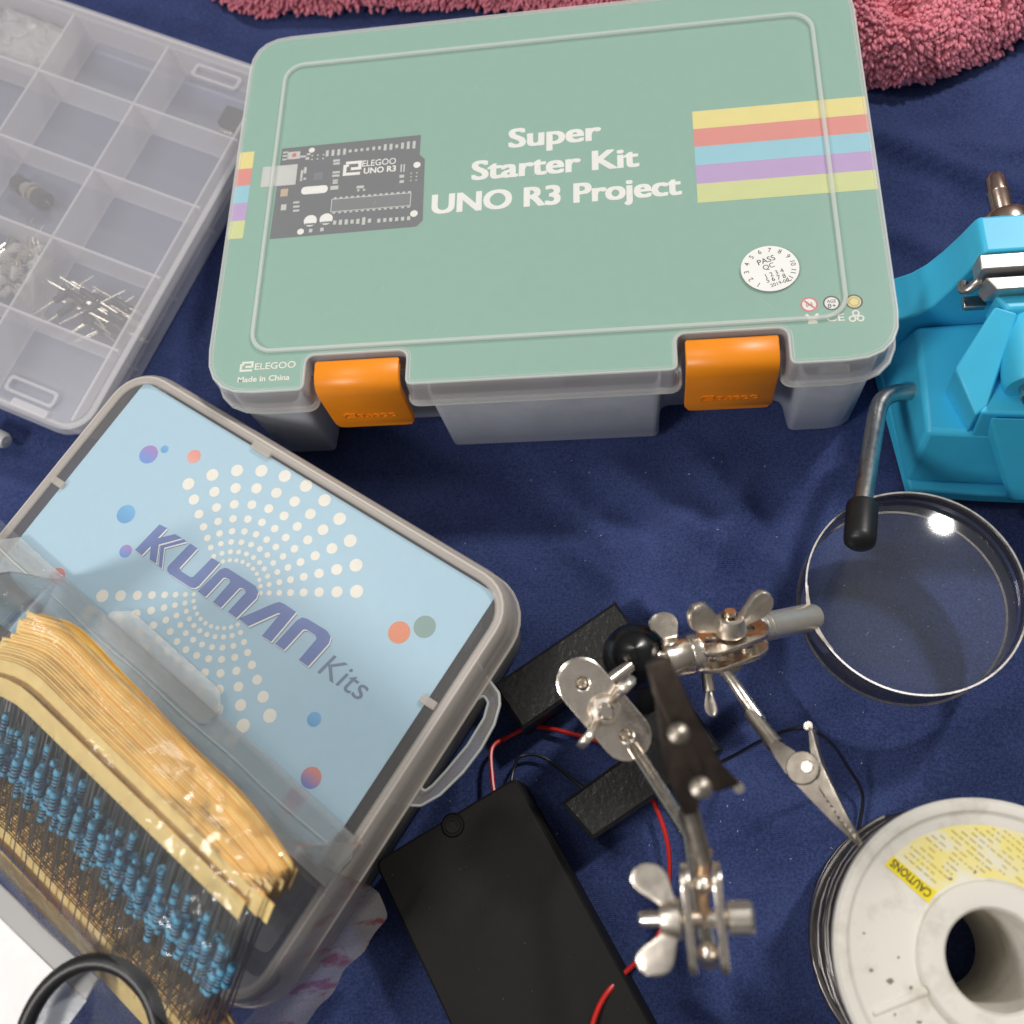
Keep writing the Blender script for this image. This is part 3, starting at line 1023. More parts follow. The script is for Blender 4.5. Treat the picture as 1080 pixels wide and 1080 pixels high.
def build_blue_box():
    # local x along the long edge, local -y towards the viewer (written below as positive b)
    t = thing("component_kit_box", "storage box with pale blue dotted insert and clear hanging tab", "storage box", (-118.4, 35.6, 0), (0, 0, KA))

    def loc(poly):
        return [(a, -b) for a, b in poly][::-1]
    out = loc(rrect(-8.0, -5.8, 151.5, 131, 15, 7))
    lid = MB()
    lid.loft([ring3(inset(out, -0.3), 29.5), ring3(inset(out, 0.0), 31), ring3(inset(out, .6), 39.5), ring3(inset(out, 1.4), 41.6), ring3(inset(out, 2.4), 42.6), ring3(inset(out, 4.4), 42.8), ring3(inset(out, 5.2), 42.4)], False, False)
    lo = lid.build("lid", M['kuman_rim'], t, solidify=1.1)
    eg = MB()
    for dd, zz, rr in ((-.2, 29.9, .5), (2.9, 42.6, .55)):
        q = inset(out, dd)
        eg.tube([(x, y, zz) for x, y in q + q[:1]], rr, 6, caps=False)
    stuff(eg.build("lid_edge", M['kuman_edge'], lo))
    win = MB()
    win.loft([ring3(inset(out, 4.8), 42.15), ring3(inset(out, 4.9), 41.75)], True, True)
    win.build("lid_window", M['kuman_lid'], lo, angle=30)
    for a, b, r in ((52, -0.6, 0), (143.4, 36, 1), (-1.2, 43, 1)):
        cm = MB()
        if r:
            cm.box(a - 2.6, a + 2.6, -b - 1.3, -b + 1.3, 41.2, 42.6)
        else:
            cm.box(a - 4, a + 4, -b - 1.5, -b + 1.5, 41.2, 42.6)
        cm.build("snap_clip", M['kuman_rim'], lo, bevel=.4)
    body = MB()
    bo = inset(out, 1.4)
    body.loft([ring3(inset(bo, 4.2), 0.2), ring3(inset(bo, 2.2), 1.0), ring3(inset(bo, 1.5), 3), ring3(bo, 31)], True, False)
    body.build("tray", M['kuman_tray'], t, solidify=1.3)
    dk = MB()
    dk.prism(inset(bo, 11), 3.5, 22)
    dk.build("foam_filling", M['foam'], t)
    # hanging tab: a flat loop on the short side
    to = [(144.5, 17.5), (149.5, 20.3), (156.2, 22.7), (158.2, 25.4), (159.9, 31), (160.4, 38.6), (159.7, 46.7), (157.6, 55.4), (154.6, 60.9), (150.5, 63.2), (144.5, 65.6)]
    ts = [(152.6, 25.4), (155.0, 26.6), (156.4, 31), (156.6, 40), (155.4, 49), (154.4, 54.5), (153.4, 57), (151.8, 57), (151.2, 55), (151.5, 28)]
    vs, fs = curve_mesh([loc(round_poly(to, 2.5)), loc(round_poly(ts, 1.4))[::-1]], extrude=0.8, bevel=0.25)
    tm = MB()
    tm.add([(x, y, z + 28.6) for x, y, z in vs], fs)
    tm.build("hanging_tab", M['kuman_tab'], t, angle=50)
    rim = MB()
    for poly in (round_poly(to, 2.5)[2:-2], round_poly(ts, 1.4) + [round_poly(ts, 1.4)[0]]):
        rim.tube([(a, -b, 29.4) for a, b in poly], 0.42, 6)
    rim.build("tab_edge", M['bead'], t)
    # insert
    P = MB()
    pz = 41.0
    P.prism([(0, 0), (0, -88), (142.5, -88), (142.5, 0)][::-1], pz - 0.4, pz)
    paper = P.build("paper_insert", M['blue_paper'], t, smooth=False)

    def pr(name, polys, mat, z):
        vs, fs = curve_mesh([loc(p) for p in polys])
        mb = MB()
        mb.add([(x, y, z) for x, y, _ in vs], fs)
        return mb.build(name, mat, paper, smooth=False)
    # sunburst of dots
    dm = MB()
    cx, cy = 71.8, 42.3
    for base in (32, 212):
        for q in range(11):
            a = math.radians(base + q * 11.6)
            for r, dd in ((40.4, 4.1), (34.4, 3.5), (28.9, 3.0), (24.1, 2.55), (20, 2.2), (16.5, 1.9), (13.3, 1.65), (10.6, 1.4)):
                x, y = cx + r * math.cos(a), cy - r * math.sin(a)
                if -1 < y < 88:
                    flat(dm, [(u, -v) for u, v in disc(x, y, dd / 2, 14)][::-1], pz + 0.06)
    dm.build("dot_pattern", M['cream_print'], paper, smooth=False)
    # lettering
    K1 = [(38.19, 36.3), (41.28, 36.02), (40.77, 40.11), (44.76, 36.16), (47.79, 35.98), (42.48, 41.49), (45.87, 46.78), (43.1, 46.72), (40.5, 43.31), (39.95, 47.08), (36.81, 46.91)]
    K2 = [(48.3, 36.0), (49.9, 36.06), (44.7, 41.4), (48.57, 47.0), (47.2, 46.95), (43.3, 41.5)]
    U_ = [(51.16, 35.94), (54.35, 35.99), (53.42, 43.9), (54.6, 44.44), (58.4, 44.3), (59.1, 43.66), (60.34, 35.98), (63.56, 35.85), (62.53, 45.0), (61.93, 46.2), (60.55, 46.8), (52.05, 47.0), (50.5, 46.6), (49.86, 45.8), (49.83, 44.8)]
    Mm = [(63.32, 46.59), (65.0, 37.6), (65.9, 36.3), (67.17, 35.9), (78.2, 35.75), (80.0, 36.7), (80.7, 38.6), (79.23, 46.6), (75.7, 46.5), (76.72, 38.89), (76.1, 38.4), (74.62, 38.44), (74.07, 38.94), (73.0, 46.7), (69.67, 46.6), (70.43, 38.94), (69.81, 38.45), (68.18, 38.6), (67.64, 39), (66.6, 46.7)]
    Aa = [(79.9, 46.38), (86.49, 36.9), (87.54, 35.8), (89.17, 35.45), (94.02, 35.48), (93.0, 46.62), (89.45, 46.71), (90.1, 38.3), (89.3, 38.7), (84.0, 46.6)]
    Nn = [(94.46, 46.41), (95.75, 37.3), (96.65, 35.8), (98.25, 35.35), (105.57, 35.1), (107.6, 35.9), (108.3, 37.8), (107.1, 46.46), (103.51, 46.4), (104.34, 38.6), (103.4, 38.0), (99.9, 38.03), (99.06, 38.65), (97.9, 46.5)]
    for lt in ([K1, K2], [U_], [Mm], [Aa], [Nn]):
        pr("logo_letter", [[(x + .75, y + .28) for x, y in p] for p in lt], M['letter_grey'], pz + 0.09)
        pr("logo_letter", [[(x + .5, y + .18) for x, y in p] for p in lt], M['white_print'], pz + 0.12)
        pr("logo_letter", lt, M['letter_blue'], pz + 0.16)
    vs, fs = text_vf("Kits", (110.4, -46.4, 126.4, -39.7), shear=0.18)
    km = MB()
    km.add([(x, y, pz + .1) for x, y, _ in vs], fs)
    km.build("logo_text", M['letter_grey'], paper, smooth=False)
    for (a, b), r, mt in (((18.8, 19.8), 3.2, 'bub_violet'), ((22.4, 15.6), 1.35, 'bub_blue'), ((32.9, 12.6), 2.3, 'bub_coral'), ((26, 39.4), 3.1, 'bub_blue'), ((34.3, 48.8), 2.1, 'bub_violet'), ((20, 66.9), 2.8, 'bub_mix'),
                          ((124.3, 24.2), 3.3, 'bub_orange'), ((129.8, 18.9), 3.3, 'bub_sage'), ((117.8, 57.5), 2.1, 'bub_blue'), ((126.9, 70.7), 3.0, 'bub_mix'), ((24, 84), 2.2, 'bub_blue')):
        pr("colour_bubble", [disc(a, b, r, 24)], M[mt], pz + 0.05)


build_blue_box()


# ------------------------------------------------------------------ divided organizer at the upper left
def build_organizer():
    E3 = (0.042, 0.126, -0.391)
    t = thing("divided_organizer", "milky clear organizer case divided into small square compartments", "organizer case", tuple(ORG_O), E3)
    x0, x1, y0, y1 = -168.0, 54.0, -36.5, 130.0
    out = rrect(x0, y0, x1, y1, 12, 6)
    cw, ch, dep = 44.65, 32.26, 18.0
    base = MB()
    bi = inset(out, 4.5)
    base.loft([ring3(inset(bi, 1.2), -dep - 1.4), ring3(inset(bi, .2), -dep - .6), ring3(bi, -dep + 1), ring3(inset(out, 3.6), -1.0), ring3(inset(out, 2.6), -.6), ring3(inset(out, 2.4), .8)], False, False)
    tray = base.build("case_wall", M['org_rim'], t, solidify=1.0)
    fl = MB()
    fl.loft([ring3(inset(bi, 1.0), -dep - 1.0), ring3(inset(bi, 1.0), -dep)], True, True)
    fl.build("case_floor", M['org_floor'], tray, angle=30)
    xr = 45.2
    for k in range(0, 5):                               # long dividers
        y = k * ch
        d = MB()
        d.box(x0 + 8, xr + 2.5, y - .55, y + .55, -dep + .1, 0)
        if k < 4 or True:
            d.build("divider", M['org_wall'], t, bevel=.15)
    for j in range(0, 4):
        x = -j * cw
        for k in range(-1, 4):
            d = MB()
            d.box(x - .55, x + .55, k * ch + .6, (k + 1) * ch - .6, -dep + .1, -.05)
            d.build("divider", M['org_wall'], t, bevel=.15)
    d = MB()
    d.box(xr - .5, xr + .6, y0 + 6, y1 - 6, -dep + .1, .05)
    d.build("divider", M['org_wall'], t, bevel=.15)
    lid = MB()
    lid.loft([ring3(out, -1.4), ring3(inset(out, 0.1), 0.8), ring3(inset(out, .9), 2.0), ring3(inset(out, 3.2), 2.3), ring3(inset(out, 4.0), 1.7)], False, False)
    lo = lid.build("lid_rim", M['org_rim'], t, solidify=.9)
    w = MB()
    w.loft([ring3(inset(out, 3.8), 1.75), ring3(inset(out, 3.9), 1.0)], True, True)
    w.build("lid", M['org_lid'], t, angle=30)
    # raised hinge stops moulded on the lid near both ends
    for yy in (118.0, -26.8):
        c = MB()
        c.loft([ring3(rrect(17.5, yy - 3.2, 38.5, yy + 3.2, 1.6, 3), 1.9), ring3(rrect(17.5, yy - 3.2, 38.5, yy + 3.2, 1.6, 3), 3.6), ring3(rrect(19, yy - 1.9, 37, yy + 1.9, 1.0, 3), 3.6), ring3(rrect(19, yy - 1.9, 37, yy + 1.9, 1.0, 3), 2.0)], False, False)
        c.build("lid_stop", M['org_rim'], t, bevel=.2)
    c = MB()
    c.loft([ring3(rrect(22, -34.6, 38, -30.6, 1.0, 3), 1.8), ring3(rrect(22.5, -34.1, 37.5, -31.1, .8, 3), 2.6)], False, True)
    c.build("lid_stop", M['org_wall'], t)

    MW = Matrix.Translation(ORG_O) @ Euler(E3).to_matrix().to_4x4()
    rnd = random.Random(11)
    zf = -dep + .2
    # push button switch
    p = MW @ Vector((-30, 2 * ch - 13, zf))
    s = thing("push_switch", "round metal push button switch with black cap in the case", "switch", tuple(p), E3)
    fr = frame((0, 0, 4.4), (1, -.25, .12), (0, 0, 1)) @ Matrix.Rotation(math.pi / 2, 4, 'Y')
    b = MB()
    b.lathe([(0, -8.5), (3.4, -8.5), (3.7, -8.0), (3.7, -3.5), (0, -3.5)], 20, mat=fr)
    b.build("cap", M['diode'], s)
    b = MB()
    b.lathe([(0, -3.4), (3.0, -3.4), (3.0, 1), (4.4, 1.2), (4.4, 2.6), (3.0, 2.8), (3.0, 4), (3.6, 4), (3.6, 5)], 20, mat=fr)
    b.build("threaded_collar", M['bright_lead'], s)
    b = MB()
    b.lathe([(3.9, 5), (3.9, 10), (0, 10)], 20, mat=fr)
    b.build("housing", M['diode'], s)
    b = MB()
    b.box(-.7, .7, -.2, .2, 10, 13.5, mat=fr @ Matrix.Translation((1.5, 0, 0)))
    b.box(-.7, .7, -.2, .2, 10, 13.5, mat=fr @ Matrix.Translation((-1.5, 0, 0)))
    b.build("terminal", M['bright_lead'], s)
    # small black connector in the top right compartment
    p = MW @ Vector((35, 3 * ch + 14, zf))
    s = thing("screw_terminal", "small black connector block in the top right compartment", "connector", tuple(p), E3)
    b = MB()
    b.box(-6, 6, -4, 5, 0, 8)
    b.build("housing", M['diode'], s, bevel=.4)
    b = MB()
    b.box(-5, 1.5, -6.2, -4.1, 1, 6)
    b.build("contact", M['bright_lead'], s, bevel=.3)
    # pile of axial components in the fourth compartment
    body = MB()
    body.tube([(-4, 0, 0), (-3.8, 0, 0), (-3, 0, 0), (3, 0, 0), (3.8, 0, 0), (4, 0, 0)], [.5, 1.2, 1.45, 1.45, 1.2, .5], 10)
    body_me = body.mesh("diode_body", M['diode'])
    ld = MB()
    ld.tube([(-14, 0, 0), (-4, 0, 0)], .38, 6)
    ld.tube([(4, 0, 0), (14, 0, 0)], .38, 6)
    lead_me = ld.mesh("diode_leads", M['bright_lead'])
    for k in range(26):
        x = rnd.uniform(10, 36)
        y = rnd.uniform(10, 24)
        a = rnd.choice((rnd.uniform(-.25, .02), rnd.uniform(-.3, 0), rnd.uniform(-.45, -.1), rnd.uniform(.85, 1.05)))
        if k < 12:
            x, y = rnd.uniform(20, 32), rnd.uniform(9, 19)
        z = zf + 1.6 + k * .33
        q = MW @ Vector((x, y, z))
        r = (Euler(E3).to_matrix() @ Euler((0, rnd.uniform(-.12, .12), a)).to_matrix()).to_euler()
        d = thing("axial_diode", "dark axial diode with long bright leads in the loose pile", "diode", tuple(q), tuple(r), "loose diodes in the organizer compartment")
        link("body", body_me, d)
        link("lead", lead_me, d)
    # clear LEDs in the compartment to its left
    b = MB()
    b.lathe([(1.75, -3), (1.75, -2.2), (1.5, -2.2), (1.5, .6), (1.25, 1.5), (.7, 2.1), (0, 2.3)], 12, cap0=True)
    led_me = b.mesh("led_dome", M['led'])
    b = MB()
    b.tube([(-.7, 0, -3), (-.8, 0, -14)], .3, 5)
    b.tube([(.7, 0, -3), (.8, 0, -12)], .3, 5)
    ledl_me = b.mesh("led_leads", M['bright_lead'])
    for k in range(60):
        q = MW @ Vector((rnd.uniform(-38, -5), rnd.uniform(6, 29), zf + 2 + rnd.random() * 8))
        d = thing("clear_led", "small clear light emitting diode heaped with others in a compartment", "led", tuple(q), (rnd.uniform(1, 2), rnd.uniform(-.6, .6), rnd.uniform(0, 6.28)), "clear diodes heaped in the organizer")
        link("dome", led_me, d)
        link("lead", ledl_me, d)
    for k in range(14):
        q = MW @ Vector((rnd.uniform(-40, -8), rnd.uniform(-28, -5), zf + 2 + rnd.random() * 2))
        d = thing("clear_led", "small clear light emitting diode scattered in the bottom compartment", "led", tuple(q), (rnd.uniform(1.2, 1.9), rnd.uniform(-.4, .4), rnd.uniform(0, 6.28)), "clear diodes scattered in the bottom compartment")
        link("dome", led_me, d)
        link("lead", ledl_me, d)
    # crinkled pouch in the upper compartments
    pm = MB()
    n = 26
    vs = []
    for side in (1, -1):
        for j in range(n + 1):
            for i in range(n + 1):
                u, v = i / n, j / n
                e = min(u, 1 - u, v, 1 - v)
                h = smooth01(e * 6) * (4.5 + 4.0 * noise.noise(Vector((u * 5, v * 5, 2 + side))) + 2 * noise.noise(Vector((u * 14, v * 14, side))))
                vs.append((u * 40 - 20, v * 27 - 13.5, 6 + side * h))
    fs = []
    for s2 in range(2):
        o = s2 * (n + 1) ** 2
        for j in range(n):
            for i in range(n):
                q = (o + j * (n + 1) + i, o + j * (n + 1) + i + 1, o + (j + 1) * (n + 1) + i + 1, o + (j + 1) * (n + 1) + i)
                fs.append(q if s2 == 0 else q[::-1])
    pm.add(vs, fs)
    o = pm.build("plastic_pouch", M['pouch'], angle=180)
    o.location = (MW @ Vector((-66, 3 * ch + 16, zf))) * S
    o.rotation_euler = E3
    tag(o, "shiny crinkled clear pouch inside the organizer's far compartment", "pouch")
    nb = MB()
    nb.lathe([(0, -7), (2.4, -6.6), (3.2, -5), (3.2, 5), (2.4, 6.6), (0, 7)], 16, mat=frame((-199.5, 36.5, 5), (1, -.5, 0), (0, 0, 1)) @ Matrix.Rotation(math.pi / 2, 4, 'Y'))
    o = nb.build("cable_plug", M['nub'])
    tag(o, "small white rounded plug end beside the organizer's lower corner", "plug")


build_organizer()


# ------------------------------------------------------------------ resistor strips in their plastic bag
TDIR = Vector((0.7986, -0.6018, 0))
LDIR = Vector((-0.433, -0.667, -0.606)).normalized()
BACK = Vector((0.6018, 0.7986, 0))
BAG_A = Vector((-151.6, -18.4, 0))                     # upper left corner of the bag on the lid
BAG_U = Vector((0.7986, -0.6018, 0))
BAG_V = Vector((-0.6018, -0.7986, 0))
STRIP0 = BAG_A + BAG_V * 18.6 + Vector((0, 0, 87.6))    # upper edge of the front strip


EDGE = [(30, 15.0), (54, 16.5), (68, 19.0), (92, 17.6), (124, 16.4), (165, 11.0)]   # how far back the rear strip lies along the bundle


def build_strips():
    rnd = random.Random(21)
    nst = 24
    bm = MB()
    bm.lathe([(0, -3.6), (.8, -3.6), (1.2, -3.2), (1.24, -2.1), (1.1, -1.6), (1.1, 1.6), (1.24, 2.1), (1.2, 3.2), (.8, 3.6), (0, 3.6)], 12)
    body_me = bm.mesh("resistor_body", M['resistor'])
    nrm = TDIR.cross(LDIR).normalized()
    if nrm.z < 0:
        nrm = -nrm
    for k in range(nst):
        q = k / (nst - 1)
        frac = 0 if k == 0 else (3.3 + 13.0 * q) / 16.3
        off = Vector((0, 0, (.6 if k else 0) - 1.6 * q))
        slide = rnd.uniform(-.6, .6) * (0.2 + q)
        s0 = (42 if k < 2 else 52.5) + 3.5 * rnd.random()
        length = 147 + 4 * q + rnd.uniform(-3, 3) - s0 + (4 if k in (2, 3) else 0)
        label = "paper taped resistor strip inside the bundle in the bag"
        group = "resistor strips layered in the bundle"
        if k == 0:
            label, group = "front strip of blue resistors, its wide yellow tape fully visible", None
        elif k == nst - 1:
            label, group = "rearmost strip of the taped bundle, nearest the blue insert", None
        t = thing("resistor_strip", label, "resistor strip", tuple(STRIP0 + off), (0, 0, 0), group)

        def pos(s, l, bulge=0.0):
            """Point on the strip: s along the tape, l down along the leads."""
            c = max(0, 72 - s)
            back = 17.0
            for (a0, b0), (a1, b1) in zip(EDGE, EDGE[1:]):
                if a0 <= s <= a1:
                    back = b0 + (b1 - b0) * smooth01((s - a0) / (a1 - a0))
            bend = BACK * (back * frac - (.006 + .012 * (1 - frac)) * c * c) + Vector((0, 0, -0.005 * c * c))
            arch = math.sin(math.pi * max(0, min(1, l / 60)))
            wob = BACK * (0.25 * math.sin(s * .11 + k * .5) * q + (.25 - q) * 4.5 * arch) + Vector((0, 0, (.5 - q) * 5 * arch))
            return TDIR * s + LDIR * (l + slide) + bend + wob + nrm * bulge
        n = 22
        for l0, l1 in ((0, 6.2), (53.5, 59.7)):
            mb = MB()
            rings = []
            ss = [s0 + length * i / n for i in range(n + 1)]
            for s in ss:
                rings.append([tuple(pos(s, l0, .16)), tuple(pos(s, l1, .16)), tuple(pos(s, l1, -.16)), tuple(pos(s, l0, -.16))])
            nn = 4
            vs = [p for r in rings for p in r]
            fs, mi = [], []
            for a in range(n):
                for i in range(4):
                    j = (i + 1) % 4
                    fs.append((a * nn + i, a * nn + j, (a + 1) * nn + j, (a + 1) * nn + i))
                    mi.append(0 if i in (0, 2) else 1)
            fs += [(3, 2, 1, 0), tuple(n * 4 + i for i in range(4))]
            mi += [1, 1]
            mb.add(vs, fs)
            mb.mi = mi
            mb.build("paper_tape", [M['tape_face'], M['tape_edge']], t, angle=60)
        ld = MB()
        cnt = int(length / 5.0)
        jit = rnd.uniform(0, 5)
        rowshift = (k * 6.3) % 15 - 6.0
        for i in range(cnt):
            s = s0 + 1.5 + jit * .6 + i * 5.0
            if s > s0 + length - 1:
                break
            d1 = rnd.uniform(-1.3, 1.3)
            ld.tube([tuple(pos(s, 5)), tuple(pos(s + d1, 30, rnd.uniform(-.3, .6))), tuple(pos(s, 55))], .24, 4, caps=False)
            if k < 10:
                b = link("resistor_body", body_me, t)
                b.location = pos(s + d1, 29 + rowshift + rnd.uniform(-2.4, 2.4), .4) * S
                b.rotation_mode = 'QUATERNION'
                b.rotation_quaternion = (LDIR + Vector((rnd.uniform(-.06, .06), rnd.uniform(-.06, .06), 0))).to_track_quat('Z', 'X')
        stuff(ld.build("lead_wire", M['lead'], t, angle=180))


build_strips()


def build_bag():
    """Film laid over the bundle: wrinkled, closed by a second layer underneath."""
    t = thing("plastic_bag", "wrinkled clear plastic bag wrapped around the taped resistor bundle", "plastic bag", (-118, -60, 42.9))
    O = Vector((-118, -60, 42.9))
    A0, U, V = BAG_A, BAG_U, BAG_V
    prof = [(0, 43.5), (.5, 44.2), (.95, 60), (1.3, 78), (1.7, 88.2), (2.4, 89.6), (6, 89.9), (13, 89.9), (18.6, 89.2), (24, 86.6), (34, 80.5), (44, 74), (54, 67), (64, 59.5), (72, 53), (82, 48), (100, 45)]

    def base0(v):
        for (v0, z0), (v1, z1) in zip(prof, prof[1:]):
            if v <= v1:
                return z0 + (z1 - z0) * (v - v0) / (v1 - v0)
        return 45

    def base(v):
        if v < 3:
            return base0(v)
        return sum(base0(max(2.4, v + d)) for d in (-5, -3, -1, 1, 3, 5)) / 6 + .8

    def h(u, v):
        z = base(v)
        left = smooth01((u - 20) / 24)
        right = 1 - smooth01((u - 150.5) / 9)
        low = 43.6
        z = low + (z - low) * left * right
        b = smooth01((z - low) / 20)
        z += 1.1 * (noise.noise(Vector((u * .05, v * .07, 4))) + .4) * b
        fine = abs(noise.noise(Vector((u * .09 + v * .07, v * .10 - u * .03, 8)))) + .5 * abs(noise.noise(Vector((u * .2, v * .23, 2))))
        z += (.3 + 2.2 * smooth01((u - 108) / 25)) * fine * smooth01((v - 2) / 6) * (.4 + .6 * b)
        over = max(0, u - 153 - .06 * v)                     # the loose end hangs over the box edge
        return z - 1.5 * over * smooth01(over / 5) + 1.4 * noise.noise(Vector((u * .17, v * .14, 1))) * smooth01(over / 4)
    us = [-12 + 2.0 * i for i in range(45)] + [78 + 1.0 * i for i in range(93)]
    vs_ = [0, .25, .5, .75, .95, 1.15, 1.3, 1.5, 1.7, 2.0, 2.4, 3.2] + [4.2 + 1.15 * j for j in range(80)]
    vs = []
    for v in vs_:
        for u in us:
            uu = u
            if u > 148:
                q = smooth01((u - 148) / 12)
                uu = 148 + (u - 148) * .74 * (.12 + .88 * smooth01(v / 14)) + 1.2 * noise.noise(Vector((v * .15, 0, 3))) * q
            p = A0 + U * uu + V * v
            vs.append((p.x - O.x, p.y - O.y, h(uu, v)))
    n = len(us)
    fs = [(j * n + i, j * n + i + 1, (j + 1) * n + i + 1, (j + 1) * n + i)[::-1] for j in range(len(vs_) - 1) for i in range(n - 1)]
    cut = [k for k, u in enumerate(us) if u < 159.5][-1]
    for nm, keep in (("film", lambda i: i < cut), ("crumpled_end", lambda i: i >= cut)):
        mb = MB()
        mb.add([(x, y, z - O.z) for x, y, z in vs], [f for q, f in enumerate(fs) if keep(q % (n - 1))])
        mb.build(nm, M[nm], t, angle=180)

    def loc(u, v):
        p = A0 + U * u + V * v
        return p.x - O.x, p.y - O.y
    # the flat mouth of the bag lying on the lid, with its zip ridge and hanging flap
    band = MB()
    band.prism([loc(1, 0), loc(60, .4), loc(110, -.3), loc(147, .6), loc(150, 5), loc(149, 15), loc(-12, 15), loc(-9, 9)], .25, .55)
    band.build("bag_mouth", M['film_thick'], t)
    zr = MB()
    zr.tube([(*loc(-2 + 8 * i, 6.6 + .25 * math.sin(i * 1.3)), .85) for i in range(19)], .3, 6)
    zr.build("zip_ridge", M['bead'], t)
    fl = MB()
    fl.prism(round_poly([loc(*q) for q in [(50, -5.6), (89, -5.2), (93.5, -1), (92, 5.5), (46, 5.5), (44, -1.5)]], 2.0), .65, 1.1)
    fl.build("hang_flap", M['film_thick'], t)


build_bag()


def build_label_card():
    t = thing("label_card", "white paper card with red corner in a grey sleeve, lower left", "paper card", (-110, -138, 60))
    O = Vector((-110, -138, 60))
    A = Vector((-123.2, -122.0, 60))
    U = Vector((0.8436, -0.5370, 0))
    V = Vector((-0.537, -0.8436, 0))

    def poly(q):
        return [((A + U * u + V * v).x - O.x, (A + U * u + V * v).y - O.y) for u, v in q]
    b = MB()
    b.prism(poly([(-20, 3.8), (28, 5.2), (30, 46), (-20, 46)]), 0, .35)
    b.build("card", M['paper_white'], t)
    b = MB()
    b.prism(poly([(-20, 17), (-3.5, 20.5), (5, 30), (8, 46), (-20, 46)]), .45, .5)
    b.build("red_corner", M['red_print'], t)
    b = MB()
    b.prism(poly([(-20, 15.5), (-3, 19), (6, 30), (9, 46), (8, 46), (5, 30.2), (-3.6, 19.8), (-20, 16.3)]), .45, .52)
    b.build("red_line", M['red_print'], t)
    b = MB()
    b.prism(poly([(-20, -1.8), (37, -.6), (37.5, 5), (-20, 3.7)]), .2, 1.1)
    b.build("sleeve_seal", M['seal'], t, bevel=.3)
    b = MB()
    b.prism(poly([(28.3, 5.3), (37.5, 5.2), (36, 46), (30.3, 46)]), -.2, .25)
    b.build("sleeve", M['film_thick'], t)


build_label_card()

lm = MB()
lp = []
for k in range(49):
    a = 2 * math.pi * k / 48
    lp.append((17.6 * math.cos(a), 18.5 * math.sin(a), 1.6 * math.sin(a) + .5 * math.sin(2 * a)))
lm.tube(lp, 2.05, 14, caps=False)
o = lm.build("cable_loop", M['black_rubber'])
o.location = Vector((-88.4, -155.6, 66.0)) * S
tag(o, "black rubber loop lying on the resistor bag, lower left", "rubber loop")


# ------------------------------------------------------------------ battery box with its two wires
def build_battery_box():
    t = thing("battery_box", "flat black plastic battery box with red and black wires", "battery box", (0, -120, 0))
    O = Vector((0, -120, 0))
    TL, TR = Vector((-36.0, -113.6)), Vector((5.4, -89.3))
    ex = (TR - TL).normalized()
    ey = Vector((ex.y, -ex.x))
    w = (TR - TL).length
    fr = Matrix(((ex.x, ey.x, 0, TL.x - O.x), (ex.y, ey.y, 0, TL.y - O.y), (0, 0, -1, 19), (0, 0, 0, 1)))
    b = MB()
    b.loft([ring3(rrect(0, 0, w, 96, 2.0, 3), 19), ring3(rrect(0, 0, w, 96, 2.0, 3), 6.2), ring3(rrect(.25, .25, w - .25, 95.7, 2.0, 3), 6.0), ring3(rrect(.25, .25, w - .25, 95.7, 2.0, 3), 5.4), ring3(rrect(0, 0, w, 96, 2.0, 3), 5.2), ring3(rrect(0.2, 0.2, w - .2, 95.8, 2.0, 3), .8), ring3(rrect(.9, .9, w - .9, 95.1, 2, 3), 0)], True, True, mat=fr)
    b.build("case", M['black_plastic'], t)
    s = MB()
    c = (-12.9 - O.x, -103.2 - O.y)
    s.lathe([(1.35, 18.6), (1.35, 19.35), (2.2, 19.45), (2.4, 19.05), (3.0, 19.05), (3.15, 19.5), (3.5, 19.0)], 24, mat=Matrix.Translation((c[0], c[1], 0)))
    s.build("screw_recess", M['black_plastic'], t)
    s = MB()
    s.lathe([(0, 19.06), (1.35, 19.06)], 16, mat=Matrix.Translation((c[0], c[1], 0)))
    s.build("screw_hole", M['black_hole'], t)
    g = MB()
    for k in range(5):
        y = 70 + 2.3 * k
        pts = [fr @ Vector((34 + 4 * math.sin(j * .5), y + .8 * j * .4 - abs(j - 3) * .9, -.15)) for j in range(7)]
        g.tube([tuple(p) for p in pts], .28, 5)
    g.build("grip_ridge", M['black_plastic'], t)

    ds = MB()
    rs = random.Random(16)
    for k in range(60):
        c = fr @ Vector((rs.uniform(2, w - 2), rs.uniform(2, 94), -.02))
        q = rs.uniform(.03, .09)
        ln = rs.choice((1, 1, 3))
        ds.add([(c.x - q * ln, c.y - q, c.z), (c.x + q * ln, c.y - q * .5, c.z), (c.x + q, c.y + q, c.z), (c.x, c.y, c.z + q)], [(0, 1, 3), (1, 2, 3), (2, 0, 3)])
    stuff(ds.build("dust", M['dirt'], t, smooth=False))

    def wire(name, pts, r, mat):
        w_ = MB()
        w_.tube([tuple(p - O) for p in spline(pts, 8)], r, 8)
        w_.build(name, mat, t)
    wire("red_wire", [(-2.5, -94.5, 8), (-3.6, -89, 7), (-4.2, -80, 5), (.5, -76.0, 2.0), (8, -73.0, 1.6), (18, -74.5, 1.6), (31, -78.5, 1.4), (40, -87, 1.6), (45.6, -97, 2.5), (48.8, -109.8, 3), (47.2, -126.5, 4), (42.2, -135, 9), (33, -143.0, 18), (28, -150, 20.2), (24.5, -162, 20.6), (20, -180, 20.8)], .72, M['red_wire'])
    wire("black_wire", [(2, -95, 8), (2.6, -87, 6), (4.6, -82, 2), (12, -82.5, 1.2), (22, -90, 1.0), (34, -97, 1), (52, -90, 1.6), (68, -82.5, 3.5), (76, -79.8, 26), (84, -78.6, 40), (93, -80.5, 28), (101, -85.5, 8), (105.5, -93, 2), (103, -104, 1.5)], .5, M['black_wire'])


build_battery_box()


